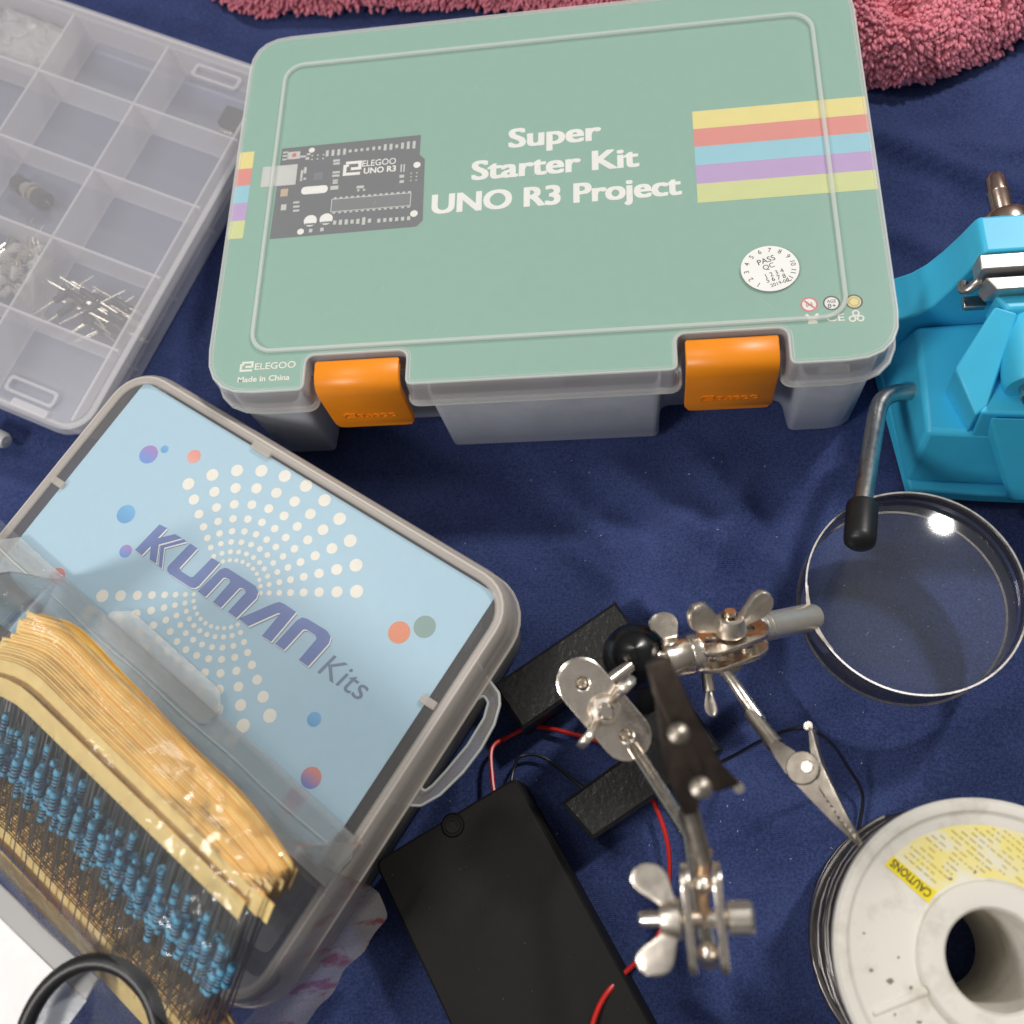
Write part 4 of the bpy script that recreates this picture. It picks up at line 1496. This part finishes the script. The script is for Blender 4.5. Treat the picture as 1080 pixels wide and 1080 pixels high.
# ------------------------------------------------------------------ helping hands stand with magnifier
def paddle(mb, p0, d, up, length=9.0, width=7.0, thick=1.5):
    """One wing of a wing nut: a rounded ear that grows from the hub, lying in the plane of d and up."""
    d = Vector(d).normalized()
    up = Vector(up)
    side = d.cross(up).normalized()
    up = side.cross(d)
    rings = []
    for k, (tt, ww) in enumerate(((0, .46), (.18, .52), (.36, .74), (.54, .95), (.7, 1.0), (.84, .88), (.94, .6), (.99, .3))):
        c = Vector(p0) + d * length * tt + up * (0.16 * length * tt * tt) + side * (.08 * length * tt * tt)
        w = width * .5 * ww
        ring = []
        for q in range(12):
            an = 2 * math.pi * q / 12
            ca, sa = math.cos(an), math.sin(an)
            th = thick * .5 * (1.0 if abs(ca) > .5 else .72)      # rim a little thicker than the web
            ring.append(tuple(c + up * w * math.copysign(abs(ca) ** .7, ca) + side * th * math.copysign(abs(sa) ** .5, sa)))
        rings.append(ring)
    mb.loft(rings, True, True)


def wing_nut(parent, c, axis, wing, size=1.0):
    axis = Vector(axis).normalized()
    wing = Vector(wing)
    wing = (wing - axis * wing.dot(axis)).normalized()
    m = frame(c, wing, axis)
    mb = MB()
    mb.lathe([(2.1 * size, -2 * size), (3.9 * size, -2 * size), (4.1 * size, -1.4 * size), (3.2 * size, 2.0 * size), (2.1 * size, 2.3 * size)], 20, mat=m)
    cc = Vector(c)
    for sgn in (1, -1):
        paddle(mb, cc + wing * sgn * 2.4 * size, wing * sgn * .85 + axis * .5, axis, 9.8 * size, 7.4 * size, 2.5 * size)
    return mb.build("wing_nut", M['nickel_cast'], parent, angle=50)


def stadium(r, half, n=10):
    pts = []
    for s, a0 in ((1, -90), (-1, 90)):
        for k in range(n + 1):
            a = math.radians(a0 + 180 * k / n)
            pts.append((s * half + r * math.cos(a), r * math.sin(a)))
    return pts


def joint_plate(parent, c, x, z, half=7.8, r=6.6, hole=2.1, thick=1.5):
    vs, fs = curve_mesh([stadium(r, half), disc(half, 0, hole, 16)[::-1], disc(-half, 0, hole, 16)[::-1]], extrude=thick * .5 - .25, bevel=.25)
    mb = MB()
    mb.add(vs, fs, mat=frame(c, x, z))
    return mb.build("joint_plate", M['nickel'], parent, angle=40)


def ball(parent, c, r=3.0):
    r = r * 0.86
    mb = MB()
    mb.lathe([(r * math.sin(math.pi * k / 10), -r * math.cos(math.pi * k / 10)) for k in range(11)], 18, mat=Matrix.Translation(c))
    return mb.build("ball", M['nickel'], parent)


def clip(parent, tail, tip, side, steel, L=40.0, tall=1.0, filled=False):
    """Alligator clip: crimp barrel, fixed jaw, sprung jaw with handle, teeth and rivet."""
    tail, tip = Vector(tail), Vector(tip)
    m = frame(tail, tip - tail, side)
    k = (tip - tail).length / L
    m = m @ Matrix.Diagonal((k, k * (1 + (tall - 1) * .5), k * tall, 1))
    c = MB()
    # fixed jaw: channel running the whole length
    rows = ((8, 2.2, -2.2, .2), (12, 2.9, -2.8, 1.6), (17, 3.2, -3.0, 3.2), (21, 3.1, -2.6, 3.0), (25, 2.7, -2.2, 1.2), (33, 1.9, -1.2, .3), (39.4, 1.1, -.1, .4), (40, .6, .1, .3))
    c.loft([[(x, -w, lo), (x, w, lo), (x, w, hi), (x, w * .65, hi), (x, w * .6, lo + .7), (x, -w * .6, lo + .7), (x, -w * .65, hi), (x, -w, hi)] for x, w, lo, hi in rows], True, True, mat=m)
    root = c.build("clip_jaw", steel, parent, angle=35)
    u = MB()
    rows = ((11.0, 2.2, 5.5, 9.3), (12.2, 2.5, 1.2, 9.0), (16, 2.3, .5, 7.2), (20, 2.8, .4, 6.2), (25, 2.9, -.2, 5.4), (33, 2.7, -1.4, 4.2), (39.6, 2.3, -1.2, 3.2), (40.6, 1.6, -.4, 2.2)) if filled else \
        ((11.0, 2.2, 8.4, 9.3), (12.2, 2.5, 7.8, 9.0), (16, 2.3, 5.2, 7.2), (20, 2.6, 2.4, 5.6), (25, 2.5, 1.3, 4.4), (33, 1.7, .7, 2.5), (39.6, 1.0, .35, 1.2), (40.2, .6, .4, .8))
    u.loft([[(x, -w, lo), (x, w, lo), (x, w, hi), (x, -w, hi)] for x, w, lo, hi in rows], True, True, mat=m)
    u.build("clip_lever", steel, parent, bevel=.3)
    b = MB()
    b.tube([tuple(m @ Vector(p)) for p in ((-3, 0, -1), (1, 0, -1), (5, 0, -1.0), (8.5, 0, -1.1))], [1.9 * k, 2.0 * k, 2.1 * k, 2.4 * k], 12)
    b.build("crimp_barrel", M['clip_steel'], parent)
    ht = MB()
    ht.tube([tuple(m @ Vector((10.6, -2.2, 8.9))), tuple(m @ Vector((10.6, 2.2, 8.9)))], 1.15 * k, 10)
    ht.build("lever_tip", M['nickel'], parent)
    tt = MB()
    for i in range(8):
        x = 27.5 + 1.5 * i
        w = 2.5 - .15 * i
        for s in (-1, 1):
            y = s * w * .82
            tt.add([(x - .7, y - .25, .5), (x + .7, y - .25, .5), (x, y - .25, 1.5), (x - .7, y + .25, .5), (x + .7, y + .25, .5), (x, y + .25, 1.5)], [(0, 1, 2), (5, 4, 3), (0, 3, 4, 1), (1, 4, 5, 2), (2, 5, 3, 0)], mat=m)
    tt.build("clip_teeth", steel, parent, smooth=False)
    if filled:
        return root                                      # the near clip carries screws instead of the rivet
    h = MB()
    h.lathe([(0, -3.8), (1.5, -3.8), (1.9, -3.3), (1.9, 3.3), (1.5, 3.8), (0, 3.8)], 14, mat=m @ Matrix.Translation((19, 0, 2.2)) @ Matrix.Rotation(math.pi / 2, 4, 'X'))
    h.build("rivet", M['nickel_cast'], parent)
    if not filled:
        h = MB()
        h.lathe([(0, -3.5), (4.0, -3.5), (4.3, -3.2), (4.3, 3.2), (4.0, 3.5), (0, 3.5)], 24, mat=m @ Matrix.Translation((18.5, 0, 1.2)) @ Matrix.Rotation(math.pi / 2, 4, 'X'))
        h.build("pivot_cheek", steel, parent)
    return root


def build_stand():
    t = thing("helping_hand_stand", "metal soldering stand with magnifier, alligator clips and black hammered base", "soldering stand", (40, -62, 0))
    O = Vector((40, -62, 0))

    def P(*p):
        return Vector(p) - O
    # cast base: two feet joined by a bridge under the post
    d = Vector((0.829, 0.559))
    n = Vector((0.559, -0.829))
    A = Vector((-3.0, -61.8))
    b = MB()
    quad = [A, A + d * 46, A + d * 46 + n * 54.5, A + n * 54, A + d * -2 + n * 40.5, A + d * 30 + n * 40, A + d * 30 + n * 16.5, A + n * 16.5]
    poly = [(p.x - O.x, p.y - O.y) for p in quad][::-1]
    b.loft([ring3(poly, 0), ring3(poly, 13.0), ring3(inset(poly, 1.0), 14.0)], True, True)
    b.build("base", M['hammer'], t, angle=30)
    # post with its domed cap
    b = MB()
    b.lathe([(11, 13), (9.5, 15), (8.2, 24), (8.5, 36), (8.6, 43), (9.0, 47), (8.9, 51), (8.0, 55), (5.8, 58.2), (3.2, 60), (0, 60.6)], 36, mat=Matrix.Translation(P(41.5, -61.0, 0)))
    b.build("post", M['black_gloss'], t)
    # cross rod: collar and wing screw on the right
    rod = MB()
    rod.tube([P(34, -70, 60), P(43, -62.5, 56.5), P(56, -62.2, 55), P(64, -60.2, 51)], 2.0, 12)
    rod.build("cross_rod", M['nickel'], t)
    c = MB()
    ax = (Vector((58.0, -60.8, 54)) - Vector((49, -63.5, 56))).normalized()
    fr = frame(P(49, -63.5, 56), ax, (0, 0, 1)) @ Matrix.Rotation(math.pi / 2, 4, 'Y')
    c.lathe([(0, 0), (5.2, 0), (5.2, 6.2), (4.9, 6.6), (5.2, 7.0), (5.2, 9.4), (4.6, 10), (0, 10)], 24, mat=fr)
    c.build("collar", M['nickel'], t)
    w = MB()
    paddle(w, P(50.8, -59.5, 58), (-.28, 1, .25), (-1, 0, .4), 8.5, 8.0, 2)
    w.tube([P(50.6, -61, 56.5), P(50.2, -57.5, 58.5)], 2.2, 10)
    w.build("wing_screw", M['nickel_cast'], t)
    # --- right joint: two plates edge on, wing nut above
    jx = Vector((0.80, 0.35, -0.33))
    jz = Vector((-.12, .62, .78))
    jc = P(66, -58.5, 51.5)
    zz = (jz - jx.normalized() * jz.dot(jx.normalized())).normalized()
    for s in (-2.6, 2.6):
        joint_plate(t, jc + zz * s, jx, jz, half=5.6, r=5.4)
    ball(t, jc + jx.normalized() * 5.6, 2.7)
    ball(t, jc - jx.normalized() * 5.6, 2.7)
    b = MB()
    b.tube([jc - zz * 6.5, jc + zz * 10.5], 1.45, 12)
    b.build("joint_screw", M['nickel'], t)
    wing_nut(t, jc + zz * 6.3, zz, (0.86, .40, -.1), 1.08)
    h = MB()
    h.lathe([(0, -1.5), (3.6, -1.5), (3.8, -1), (3.8, 1), (3.4, 1.5), (0, 1.5)], 16, mat=frame(jc - zz * 5.0, jx, zz))
    h.build("screw_head", M['nickel_cast'], t)
    # small lower wing seen under the joint
    w = MB()
    paddle(w, P(60.5, -69.5, 47), (-.05, -1, .1), (1, 0, .5), 7.5, 3.5, 1.6)
    w.tube([P(60, -64, 47), P(60.4, -70, 47)], 1.6, 10)
    w.build("wing_screw", M['nickel_cast'], t)
    # magnifier: handle, ring, glass
    hd = MB()
    h0, h1 = P(70.2, -53.8, 46.2), P(92, -45.9, 29.2)
    steps = [(0, 1.9), (.135, 1.9), (.14, 2.6), (.16, 3.7), (.175, 3.9), (.215, 3.9), (.22, 3.5), (.24, 3.5), (.245, 3.9), (.285, 3.9), (.29, 3.5), (.31, 3.5), (.315, 3.95), (.93, 3.95), (1.0, 3.5)]
    hd.tube([h0 + (h1 - h0) * q for q, _ in steps], [r for _, r in steps], 24)
    hd.build("magnifier_handle", M['satin'], t)
    RC = P(119.7, -39.3, 0)
    R = 29.2
    rg = MB()
    rg.lathe([(R, 14.4), (R + .15, 14.0), (R + .65, 14.0), (R + .7, 30.6), (R + .5, 31.0), (R, 31.0), (R - .1, 29.6), (R - .1, 15.0), (R, 14.4)], 96, mat=Matrix.Translation(RC))
    ring = rg.build("magnifier_ring", M['ring_wall'], t)
    rl = MB()
    rl.lathe([(R - .15, 30.7), (R + .05, 31.35), (R + .55, 31.4), (R + .8, 30.8), (R + .7, 30.2), (R - .1, 30.2), (R - .15, 30.7)], 96, mat=Matrix.Translation(RC))
    rl.lathe([(R, 14.0), (R + .3, 13.7), (R + .75, 14.0), (R + .7, 14.5), (R, 14.5), (R, 14.0)], 96, mat=Matrix.Translation(RC))
    rl.build("ring_lip", M['steel'], ring)
    sd = MB()
    for a0, a1 in ((176, 215),):
        m = 10
        rings = []
        for k in range(m + 1):
            a = math.radians(a0 + (a1 - a0) * k / m)
            r1 = R + .5 + 1.1 * math.sin(math.pi * k / m) + .25 * noise.noise(Vector((k, 0, 0)))
            rings.append([tuple(RC + Vector((rr * math.cos(a), rr * math.sin(a), z))) for rr, z in ((R - .35, 29), (r1, 24), (r1 + .2, 29.5), (r1 - .4, 31.4), (R - .2, 31.5))])
        sd.loft(rings, True, True)
    sd.build("solder_bracket", M['nickel_cast'], t, angle=60)
    g = MB()
    prof = []
    for k in range(9):
        r = (R - .2) * k / 8
        prof.append((r, 24.0 + 1.4 * (k / 8) ** 2))
    for k in range(8, -1, -1):
        r = (R - .2) * k / 8
        prof.append((r, 29.8 - 2.4 * (k / 8) ** 2))
    prof = [(max(r, .01), z) for r, z in prof]
    g.lathe(prof, 64, mat=Matrix.Translation(RC))
    g.build("magnifier_lens", M['lens'], t, angle=60)
    ds = MB()
    rs = random.Random(6)
    for k in range(90):
        a, r = rs.uniform(0, 6.28), (R - 1) * math.sqrt(rs.random())
        zt = 29.85 - 2.4 * (r / R) ** 2
        c = RC + Vector((r * math.cos(a), r * math.sin(a), zt))
        q = rs.uniform(.05, .13)
        ln = rs.choice((1, 1, 1, 2.5))
        ds.add([(c.x - q * ln, c.y - q, c.z), (c.x + q * ln, c.y - q * .5, c.z), (c.x + q, c.y + q, c.z), (c.x, c.y, c.z + q)], [(0, 1, 3), (1, 2, 3), (2, 0, 3)])
    stuff(ds.build("dust", M['lint'], t, smooth=False))
    # --- near clip on the right, pointing at the solder spool
    nk = MB()
    nk.tube([jc - jx.normalized() * 5.6 + Vector((0, 0, -1)), P(66.4, -67.4, 48.3), P(69.5, -72.8, 49), P(73.0, -78.3, 49.6)], 1.6, 10)
    nk.build("clip_stem", M['nickel'], t)
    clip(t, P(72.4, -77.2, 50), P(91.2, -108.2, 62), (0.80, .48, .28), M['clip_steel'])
    # --- left joint: two plates facing up, wing nut on top
    lx = (Vector((38.8, -83.8, 66)) - Vector((28.3, -71.5, 70))).normalized()
    lz = Vector((.02, -.12, 1.0))
    lzz = (lz - lx * lz.dot(lx)).normalized()
    lc = P(33.6, -77.6, 68)
    joint_plate(t, lc + lzz * 1.2, lx, lz, half=8.1, r=5.9, hole=1.95)
    joint_plate(t, lc - lzz * 5.2, lx, lz, half=8.1, r=6.1, hole=1.95)
    ball(t, lc - lzz * 2.0 + lx * 8.1, 2.9)
    ball(t, lc - lzz * 2.0 - lx * 8.1, 2.9)
    b = MB()
    b.tube([lc - lzz * 8, lc + lzz * 8.6, lc + lzz * 9.2], [1.9, 1.9, 1.5], 14)
    b.build("joint_screw", M['nickel'], t)
    wing_nut(t, lc + lzz * 4.2, lzz, (0.55, .83, 0), .98)
    # arm reaching up to the far joint
    lo = lc - lzz * 2.0 + lx * 8.1
    far_lo = P(54.6, -131.0, 98)
    b = MB()
    b.tube([lo, lo + (far_lo - lo) * .5 + Vector((6, 0, -2)), far_lo], 1.7, 10)
    b.build("arm", M['nickel'], t)
    # --- far (raised) joint: two plates standing on edge
    fx = (Vector((51.6, -131.5, 98.5)) - Vector((50.6, -115.4, 104.5))).normalized()
    fz = Vector((1, .12, .1))
    fzz = (fz - fx * fz.dot(fx)).normalized()
    fc = P(53.9, -122.6, 101.5)
    for s in (-3.0, 3.0):
        joint_plate(t, fc + fzz * s, fx, fz, half=6.6, r=3.9, hole=1.5, thick=1.6)
    ball(t, fc + fx * 6.6, 2.5)
    ball(t, fc - fx * 6.6, 2.5)
    b = MB()
    b.tube([fc - fzz * 12.6, fc - fzz * 12, fc + fzz * 6.4], [1.2, 1.6, 1.6], 12)
    b.build("joint_screw", M['nickel'], t)
    wing_nut(t, fc - fzz * 6.4, -fzz, (.05, 1, .0), .95)
    h = MB()
    prof = [(0, 4.2), (2.6, 4.2), (3.0, 4.6), (3.0, 8.6), (2.5, 9.2), (0, 9.2)]
    n = 28
    h.loft([[((r * (1 + (.05 if k % 2 else 0))) * math.cos(2 * math.pi * k / n), (r * (1 + (.05 if k % 2 else 0))) * math.sin(2 * math.pi * k / n), z) for k in range(n)] for r, z in prof[1:-1]], True, True, mat=frame(fc, fx, fzz))
    h.build("knurled_head", M['nickel_cast'], t, angle=20)
    b = MB()
    top = fc - fx * 6.6
    b.tube([top + Vector((.3, -6.5, -1.5)), top + Vector((0, -3, -.6)), top, P(54.2, -110, 106)], [.8, 1.25, 1.2, 1.6], 10)
    b.build("clip_stem", M['brass'], t)
    clip(t, P(54.3, -109.8, 106.5), P(46.0, -78.0, 118), (1, .22, -.05), M['dark_reflect_steel'], 38, 1.12, True)
    s = MB()
    s.lathe([(0, 1.2), (1.2, 1.0), (2.0, .4), (2.1, 0)], 16, mat=frame(P(49.9, -90.2, 121.0), (1, 0, 0), (0, 0, 1)))
    s.lathe([(0, 1.2), (1.2, 1.0), (2.0, .4), (2.1, 0)], 16, mat=frame(P(53.6, -99.6, 117.6), (1, 0, 0), (0, 0, 1)))
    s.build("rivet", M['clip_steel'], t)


build_stand()


# ------------------------------------------------------------------ sky blue vise
def build_vise():
    t = thing("bench_vise", "sky blue plastic bench vise with steel jaws and bent lever", "vise", (150, 20, 0))
    O = Vector((150, 20, 0))

    def sh(poly):
        return [(x - O.x, y - O.y) for x, y in poly]

    def mk(name, lo, z0, hi, z1, mat='cyan', bev=1.2, parent=t):
        b = MB()
        b.loft([ring3(sh(lo), z0), ring3(sh(hi), z1)], True, True)
        return b.build(name, M[mat], parent, bevel=bev, segs=3)
    # flared foot and main block
    mk("foot", [(129.4, 0.4), (151, -2.2), (222, -8), (226, 56), (122.4, 60)], 0.2, [(129.9, 1.4), (151, -1.2), (221, -7), (225, 55), (124, 59)], 4.5, bev=.8)
    mk("body", [(128.6, 4.2), (214, -3.5), (214, 50), (125.4, 50)], 4.4, [(129.6, 9.8), (213, 1.5), (213, 47), (131.2, 46)], 30, bev=1.6)
    # curved rear upright that carries the fixed jaw
    b = MB()
    prof = [(124.2, 4.4), (124.4, 33), (126.5, 34.0), (130, 36.0), (133.4, 40), (136.6, 46.5), (139.4, 54), (141.4, 60.5), (142.4, 62), (215, 62), (215, 4.4)]
    front = [(x - O.x, (46.6 if z < 35 else 46.6 + .12 * (z - 35)) - O.y, z) for x, z in prof]
    back = [(x - O.x, 62 - O.y, z) for x, z in prof]
    b.loft([front, back], True, True)
    b.build("rear_upright", M['cyan'], t, bevel=.9, segs=3, angle=30)
    # steel jaws
    j = MB()
    j.box(139.6 - O.x, 214 - O.x, 42.9 - O.y, 47.8 - O.y, 57.5, 64.2)
    j.build("steel_jaw", M['jaw_steel'], t, bevel=.5)
    j = MB()
    j.loft([ring3(sh([(142.6, 38.6), (214, 38.6), (214, 42.0), (141.2, 42.0)]), 54), ring3(sh([(144.2, 37.8), (214, 37.8), (214, 42.0), (141.4, 42.0)]), 61.5)], True, True)
    j.build("steel_jaw", M['jaw_steel'], t, bevel=.4)
    g = MB()
    g.tube([tuple(Vector(p) - O) for p in spline([(142, 44, 58), (140.2, 42.8, 57), (138.4, 42.0, 55.5), (137.4, 43.2, 54.6), (138.0, 45.0, 54.5)], 5)], 1.5, 10)
    g.build("jaw_pin", M['steel'], t)
    g = MB()
    g.box(138.6 - O.x, 145 - O.x, 39.5 - O.y, 43.4 - O.y, 48, 50.2)
    g.build("jaw_bracket", M['steel'], t, bevel=.4)
    # moving jaw block and its sloping slide
    mk("moving_jaw", [(147.5, 30), (214, 30), (214, 41), (146, 40.6)], 44, [(147.4, 33.6), (214, 33.6), (214, 38.5), (144.4, 38.5)], 57.5, bev=1.0)
    b = MB()
    top = [(144.2, 35.4, 57), (150.0, 32.6, 57), (143.0, 11.0, 43.5), (139.4, 8.4, 43.0), (134.6, 22.0, 46.5)]
    bot = [(146.2, 36.5, 44), (152.0, 33.6, 44), (145.5, 12.5, 29.8), (141.0, 8.8, 29.8), (136.6, 22.5, 29.8)]
    b.loft([[(x - O.x, y - O.y, z) for x, y, z in bot[::-1]], [(x - O.x, y - O.y, z) for x, y, z in top[::-1]]], True, True)
    b.build("slide_arm", M['cyan'], t, bevel=.7, segs=3, angle=25)
    b = MB()
    top = [(140.6, 9.0, 43.4), (214, 3, 43.4), (214, 28, 45), (147, 26, 45)]
    bot = [(142.0, 7.8, 29.9), (214, 2, 29.9), (214, 30, 29.9), (147, 28, 29.9)]
    b.loft([[(x - O.x, y - O.y, z) for x, y, z in bot], [(x - O.x, y - O.y, z) for x, y, z in top]], True, True)
    b.build("slide_bed", M['cyan'], t, bevel=.8, segs=3, angle=25)
    # front strut running down to the foot
    b = MB()
    top = [(142.6, 7.2, 44.0), (214, 1.6, 44.0), (214, -9.4, 9), (158.3, -5.2, 9)]
    bot = [(144.6, 6.6, 34), (214, 1.0, 34), (214, -5.5, 3.5), (159, -3.0, 3.5)]
    b.loft([[(x - O.x, y - O.y, z) for x, y, z in bot[::-1]], [(x - O.x, y - O.y, z) for x, y, z in top[::-1]]], True, True)
    b.build("front_strut", M['cyan'], t, bevel=.7, segs=3, angle=25)
    # barrel round the screw, its steel end, and the bolt at the back
    b = MB()
    fr = frame((154.8 - O.x, 34 - O.y, 49), (-.05, -1, 0), (0, 0, 1)) @ Matrix.Rotation(math.pi / 2, 4, 'Y')
    b.lathe([(8.0, 0), (8.0, 19.5), (7.2, 20.6), (0, 20.6)], 32, mat=fr)
    b.build("screw_barrel", M['cyan'], t)
    b = MB()
    b.lathe([(4.0, 20.4), (4.0, 24), (3.4, 24.6), (0, 24.6)], 20, mat=fr)
    b.build("screw_end", M['steel'], t)
    fr = frame((154.0 - O.x, 60 - O.y, 51), (-.03, 1, 0), (0, 0, 1)) @ Matrix.Rotation(math.pi / 2, 4, 'Y')
    b = MB()
    b.lathe([(3.1, 2), (3.1, 17), (3.25, 17.2), (3.25, 17.8), (3.0, 18), (2.9, 22.6), (2.1, 24), (0, 24)], 20, mat=fr)
    b.build("lead_screw", M['bolt'], t)
    b = MB()
    b.lathe([(0, 2), (6.6, 2), (7.2, 3), (7.2, 7.5), (6.6, 8.5), (0, 8.5)], 24, mat=fr)
    b.build("lock_nut", M['bolt'], t)
    # bent lever with black grip
    lv = MB()
    lv.tube([tuple(p - O) for p in spline([(131.5, 27.4, 23), (127.5, 26.8, 23.4), (123.6, 26.0, 24.3), (119.8, 23.6, 25.8), (117.2, 19.2, 27.2), (114.6, 11.0, 29.8), (110.0, -3.5, 36), (106.6, -14.6, 40.5), (104.4, -22, 43)], 6)], 2.75, 16)
    lever = lv.build("lever", M['steel'], t)
    g = MB()
    a, b_ = Vector((106.0, -16.6, 41.3)), Vector((102.9, -30.6, 45.6))
    pts, rad = [], []
    for q, r in ((0, 3.6), (.03, 4.2), (.1, 4.4), (.8, 4.4), (.9, 4.2), (.96, 3.3), (1.0, 1.4)):
        pts.append(tuple(a + (b_ - a) * q - O))
        rad.append(r)
    g.tube(pts, rad, 22)
    g.build("grip", M['black_rubber'], lever)


build_vise()


# ------------------------------------------------------------------ solder spool
def build_spool():
    CX, CY, H = 120.6, -132.2, 53.0
    t = thing("solder_spool", "off white spool of solder with worn yellow caution label", "solder spool", (CX, CY, 0))
    R = 35.6
    b = MB()
    b.lathe([(10.8, H - 1.0), (11.4, H - .2), (12.2, H), (16.2, H), (16.7, H - .4), (16.9, H - 1.3), (17.2, H - 1.6), (31.4, H - 1.6), (32.0, H - 1.3), (32.6, H - .5), (33.4, H - .2), (34.6, H - .3), (R - .2, H - .9), (R, H - 1.6), (R - .1, H - 3.2), (R - .8, H - 3.8), (14, H - 3.8), (14, 4), (R - 3.2, 4), (R - 2.4, 3.2), (R - 2.4, 1), (R - 3, .3), (10.8, .3), (10.8, H - 1.0)], 96)
    b.build("reel", M['spool'], t, angle=30)
    # moulded spokes on the flange
    sp = MB()
    for a in (203, 255, 323):
        m = Matrix.Rotation(math.radians(a), 4, 'Z')
        sp.loft([[(17.0, -1.2, H - 1.7), (17.0, 1.2, H - 1.7), (17.0, .5, H - .7), (17.0, -.5, H - .7)], [(30, -.9, H - 1.7), (30, .9, H - 1.7), (30, .3, H - 1.0), (30, -.3, H - 1.0)]], True, True, mat=m)
    sp.build("flange_rib", M['spool'], t, angle=60)
    # windings
    w = MB()
    pts = []
    turns = 44
    for k in range(turns * 40 + 1):
        a = 2 * math.pi * k / 40
        q = k / (turns * 40)
        pts.append(((33.6 + .7 * math.sin(q * 60) + .25 * math.sin(a * 3.3)) * math.cos(a), (33.6 + .7 * math.sin(q * 60)) * math.sin(a), 5.2 + (H - 10.6) * q))
    w.tube(pts, .65, 6)
    w.build("solder_wire", M['solder'], t, angle=180)
    loose = MB()
    pts = []
    for k in range(34):
        a = math.radians(120 + 4.2 * k)
        pts.append(((36.2 + 1.4 * math.sin(k * .2)) * math.cos(a), (36.2 + 1.4 * math.sin(k * .2)) * math.sin(a), 40 - 20 * k / 33 + 3 * math.sin(k * .3)))
    loose.tube(pts, .65, 8)
    loose.build("loose_solder_end", M['solder'], t)
    # yellow label sector, from the left end anticlockwise in the photo
    z = H - 1.6

    def sector(a0, a1, r0, r1, n=24):
        return [(r1 * math.cos(math.radians(a0 + (a1 - a0) * k / n)), r1 * math.sin(math.radians(a0 + (a1 - a0) * k / n))) for k in range(n + 1)] + \
               [(r0 * math.cos(math.radians(a1 + (a0 - a1) * k / n)), r0 * math.sin(math.radians(a1 + (a0 - a1) * k / n))) for k in range(n + 1)]

    def lay(name, poly, mat, zz, parent=t):
        vs, fs = curve_mesh([poly])
        mb = MB()
        mb.add([(x, y, zz) for x, y, _ in vs], fs)
        return mb.build(name, mat, parent, smooth=False)
    A1, A0 = 137, 20
    label = lay("yellow_label", sector(A0, A1, 17.6, 29.4), M['lbl_yellow'], z + .06)
    ca, sa = math.cos(math.radians(A1)), math.sin(math.radians(A1))
    u = Vector((ca, sa))
    v = Vector((sa, -ca))                                # into the label
    lay("bright_strip", [tuple(u * 17.4 + v * -.2), tuple(u * 29.5 + v * -.2), tuple(u * 29.4 + v * 2.8), tuple(u * 17.6 + v * 3.0)][::-1], M['lbl_bright'], z + .12, label)
    vs, fs = text_vf("CAUTIONS", (0, 0, 10.6, 2.0), bold=.2)
    mb = MB()
    mb.add([(*(u * (18.2 + x) + v * (2.5 - y)), z + .16) for x, y, _ in vs], [f for f in fs])
    mb.build("strip_text", M['ink'], label, smooth=False)
    rows = MB()
    rnd = random.Random(4)
    for k in range(30):
        off = 4.4 + 1.35 * k
        x = 5.0
        while x < 30:
            wd = rnd.uniform(.5, 1.9)
            p = u * x + v * off
            q = u * (x + wd) + v * off
            ok = all(18.4 < w_.length < 28.8 and math.degrees(math.atan2(w_.y, w_.x)) > A0 + 2 for w_ in (p, q))
            if ok and rnd.random() < .8:
                rows.add([(*(u * x + v * off), z + .12), (*(u * (x + wd) + v * off), z + .12), (*(u * (x + wd) + v * (off + .36)), z + .12), (*(u * x + v * (off + .36)), z + .12)], [(3, 2, 1, 0)])
            x += wd + rnd.uniform(.3, .5)
    rows.build("small_print", M['lbl_ink'], label, smooth=False)
    # scuffs and dirt marks
    dm = MB()
    for a, r, s in ((192, 24, .8), (186, 27.5, .5), (198, 20, .45), (207, 26, .4), (180, 21, .35), (113, 18.6, .5), (95, 18.8, .45), (170, 28.6, .35), (216, 22.4, .5), (230, 27, .4)):
        cx, cy = r * math.cos(math.radians(a)), r * math.sin(math.radians(a))
        flat(dm, [(cx + s * rnd.uniform(.4, 1.2) * math.cos(q * .785), cy + s * rnd.uniform(.4, 1.2) * math.sin(q * .785)) for q in range(8)], z + .2)
    stuff(dm.build("dirt_mark", M['dirt'], t, smooth=False))


build_spool()

# a few specks of lint on the cloth
lint = MB()
rnd = random.Random(9)
for k in range(70):
    x, y = rnd.uniform(-20, 130), rnd.uniform(-120, 20)
    if k == 0:
        x, y = 26.5, 14.0
    z = sheet_z(x, y) + .25
    a = rnd.uniform(0, 6.28)
    ln = rnd.uniform(.15, .45)
    lint.tube([(x, y, z), (x + ln * math.cos(a), y + ln * math.sin(a), z + .1), (x + ln * 1.6 * math.cos(a + .6), y + ln * 1.6 * math.sin(a + .6), z)], .09, 4)
lo = lint.build("lint", M['lint'])
lo['kind'] = 'stuff'
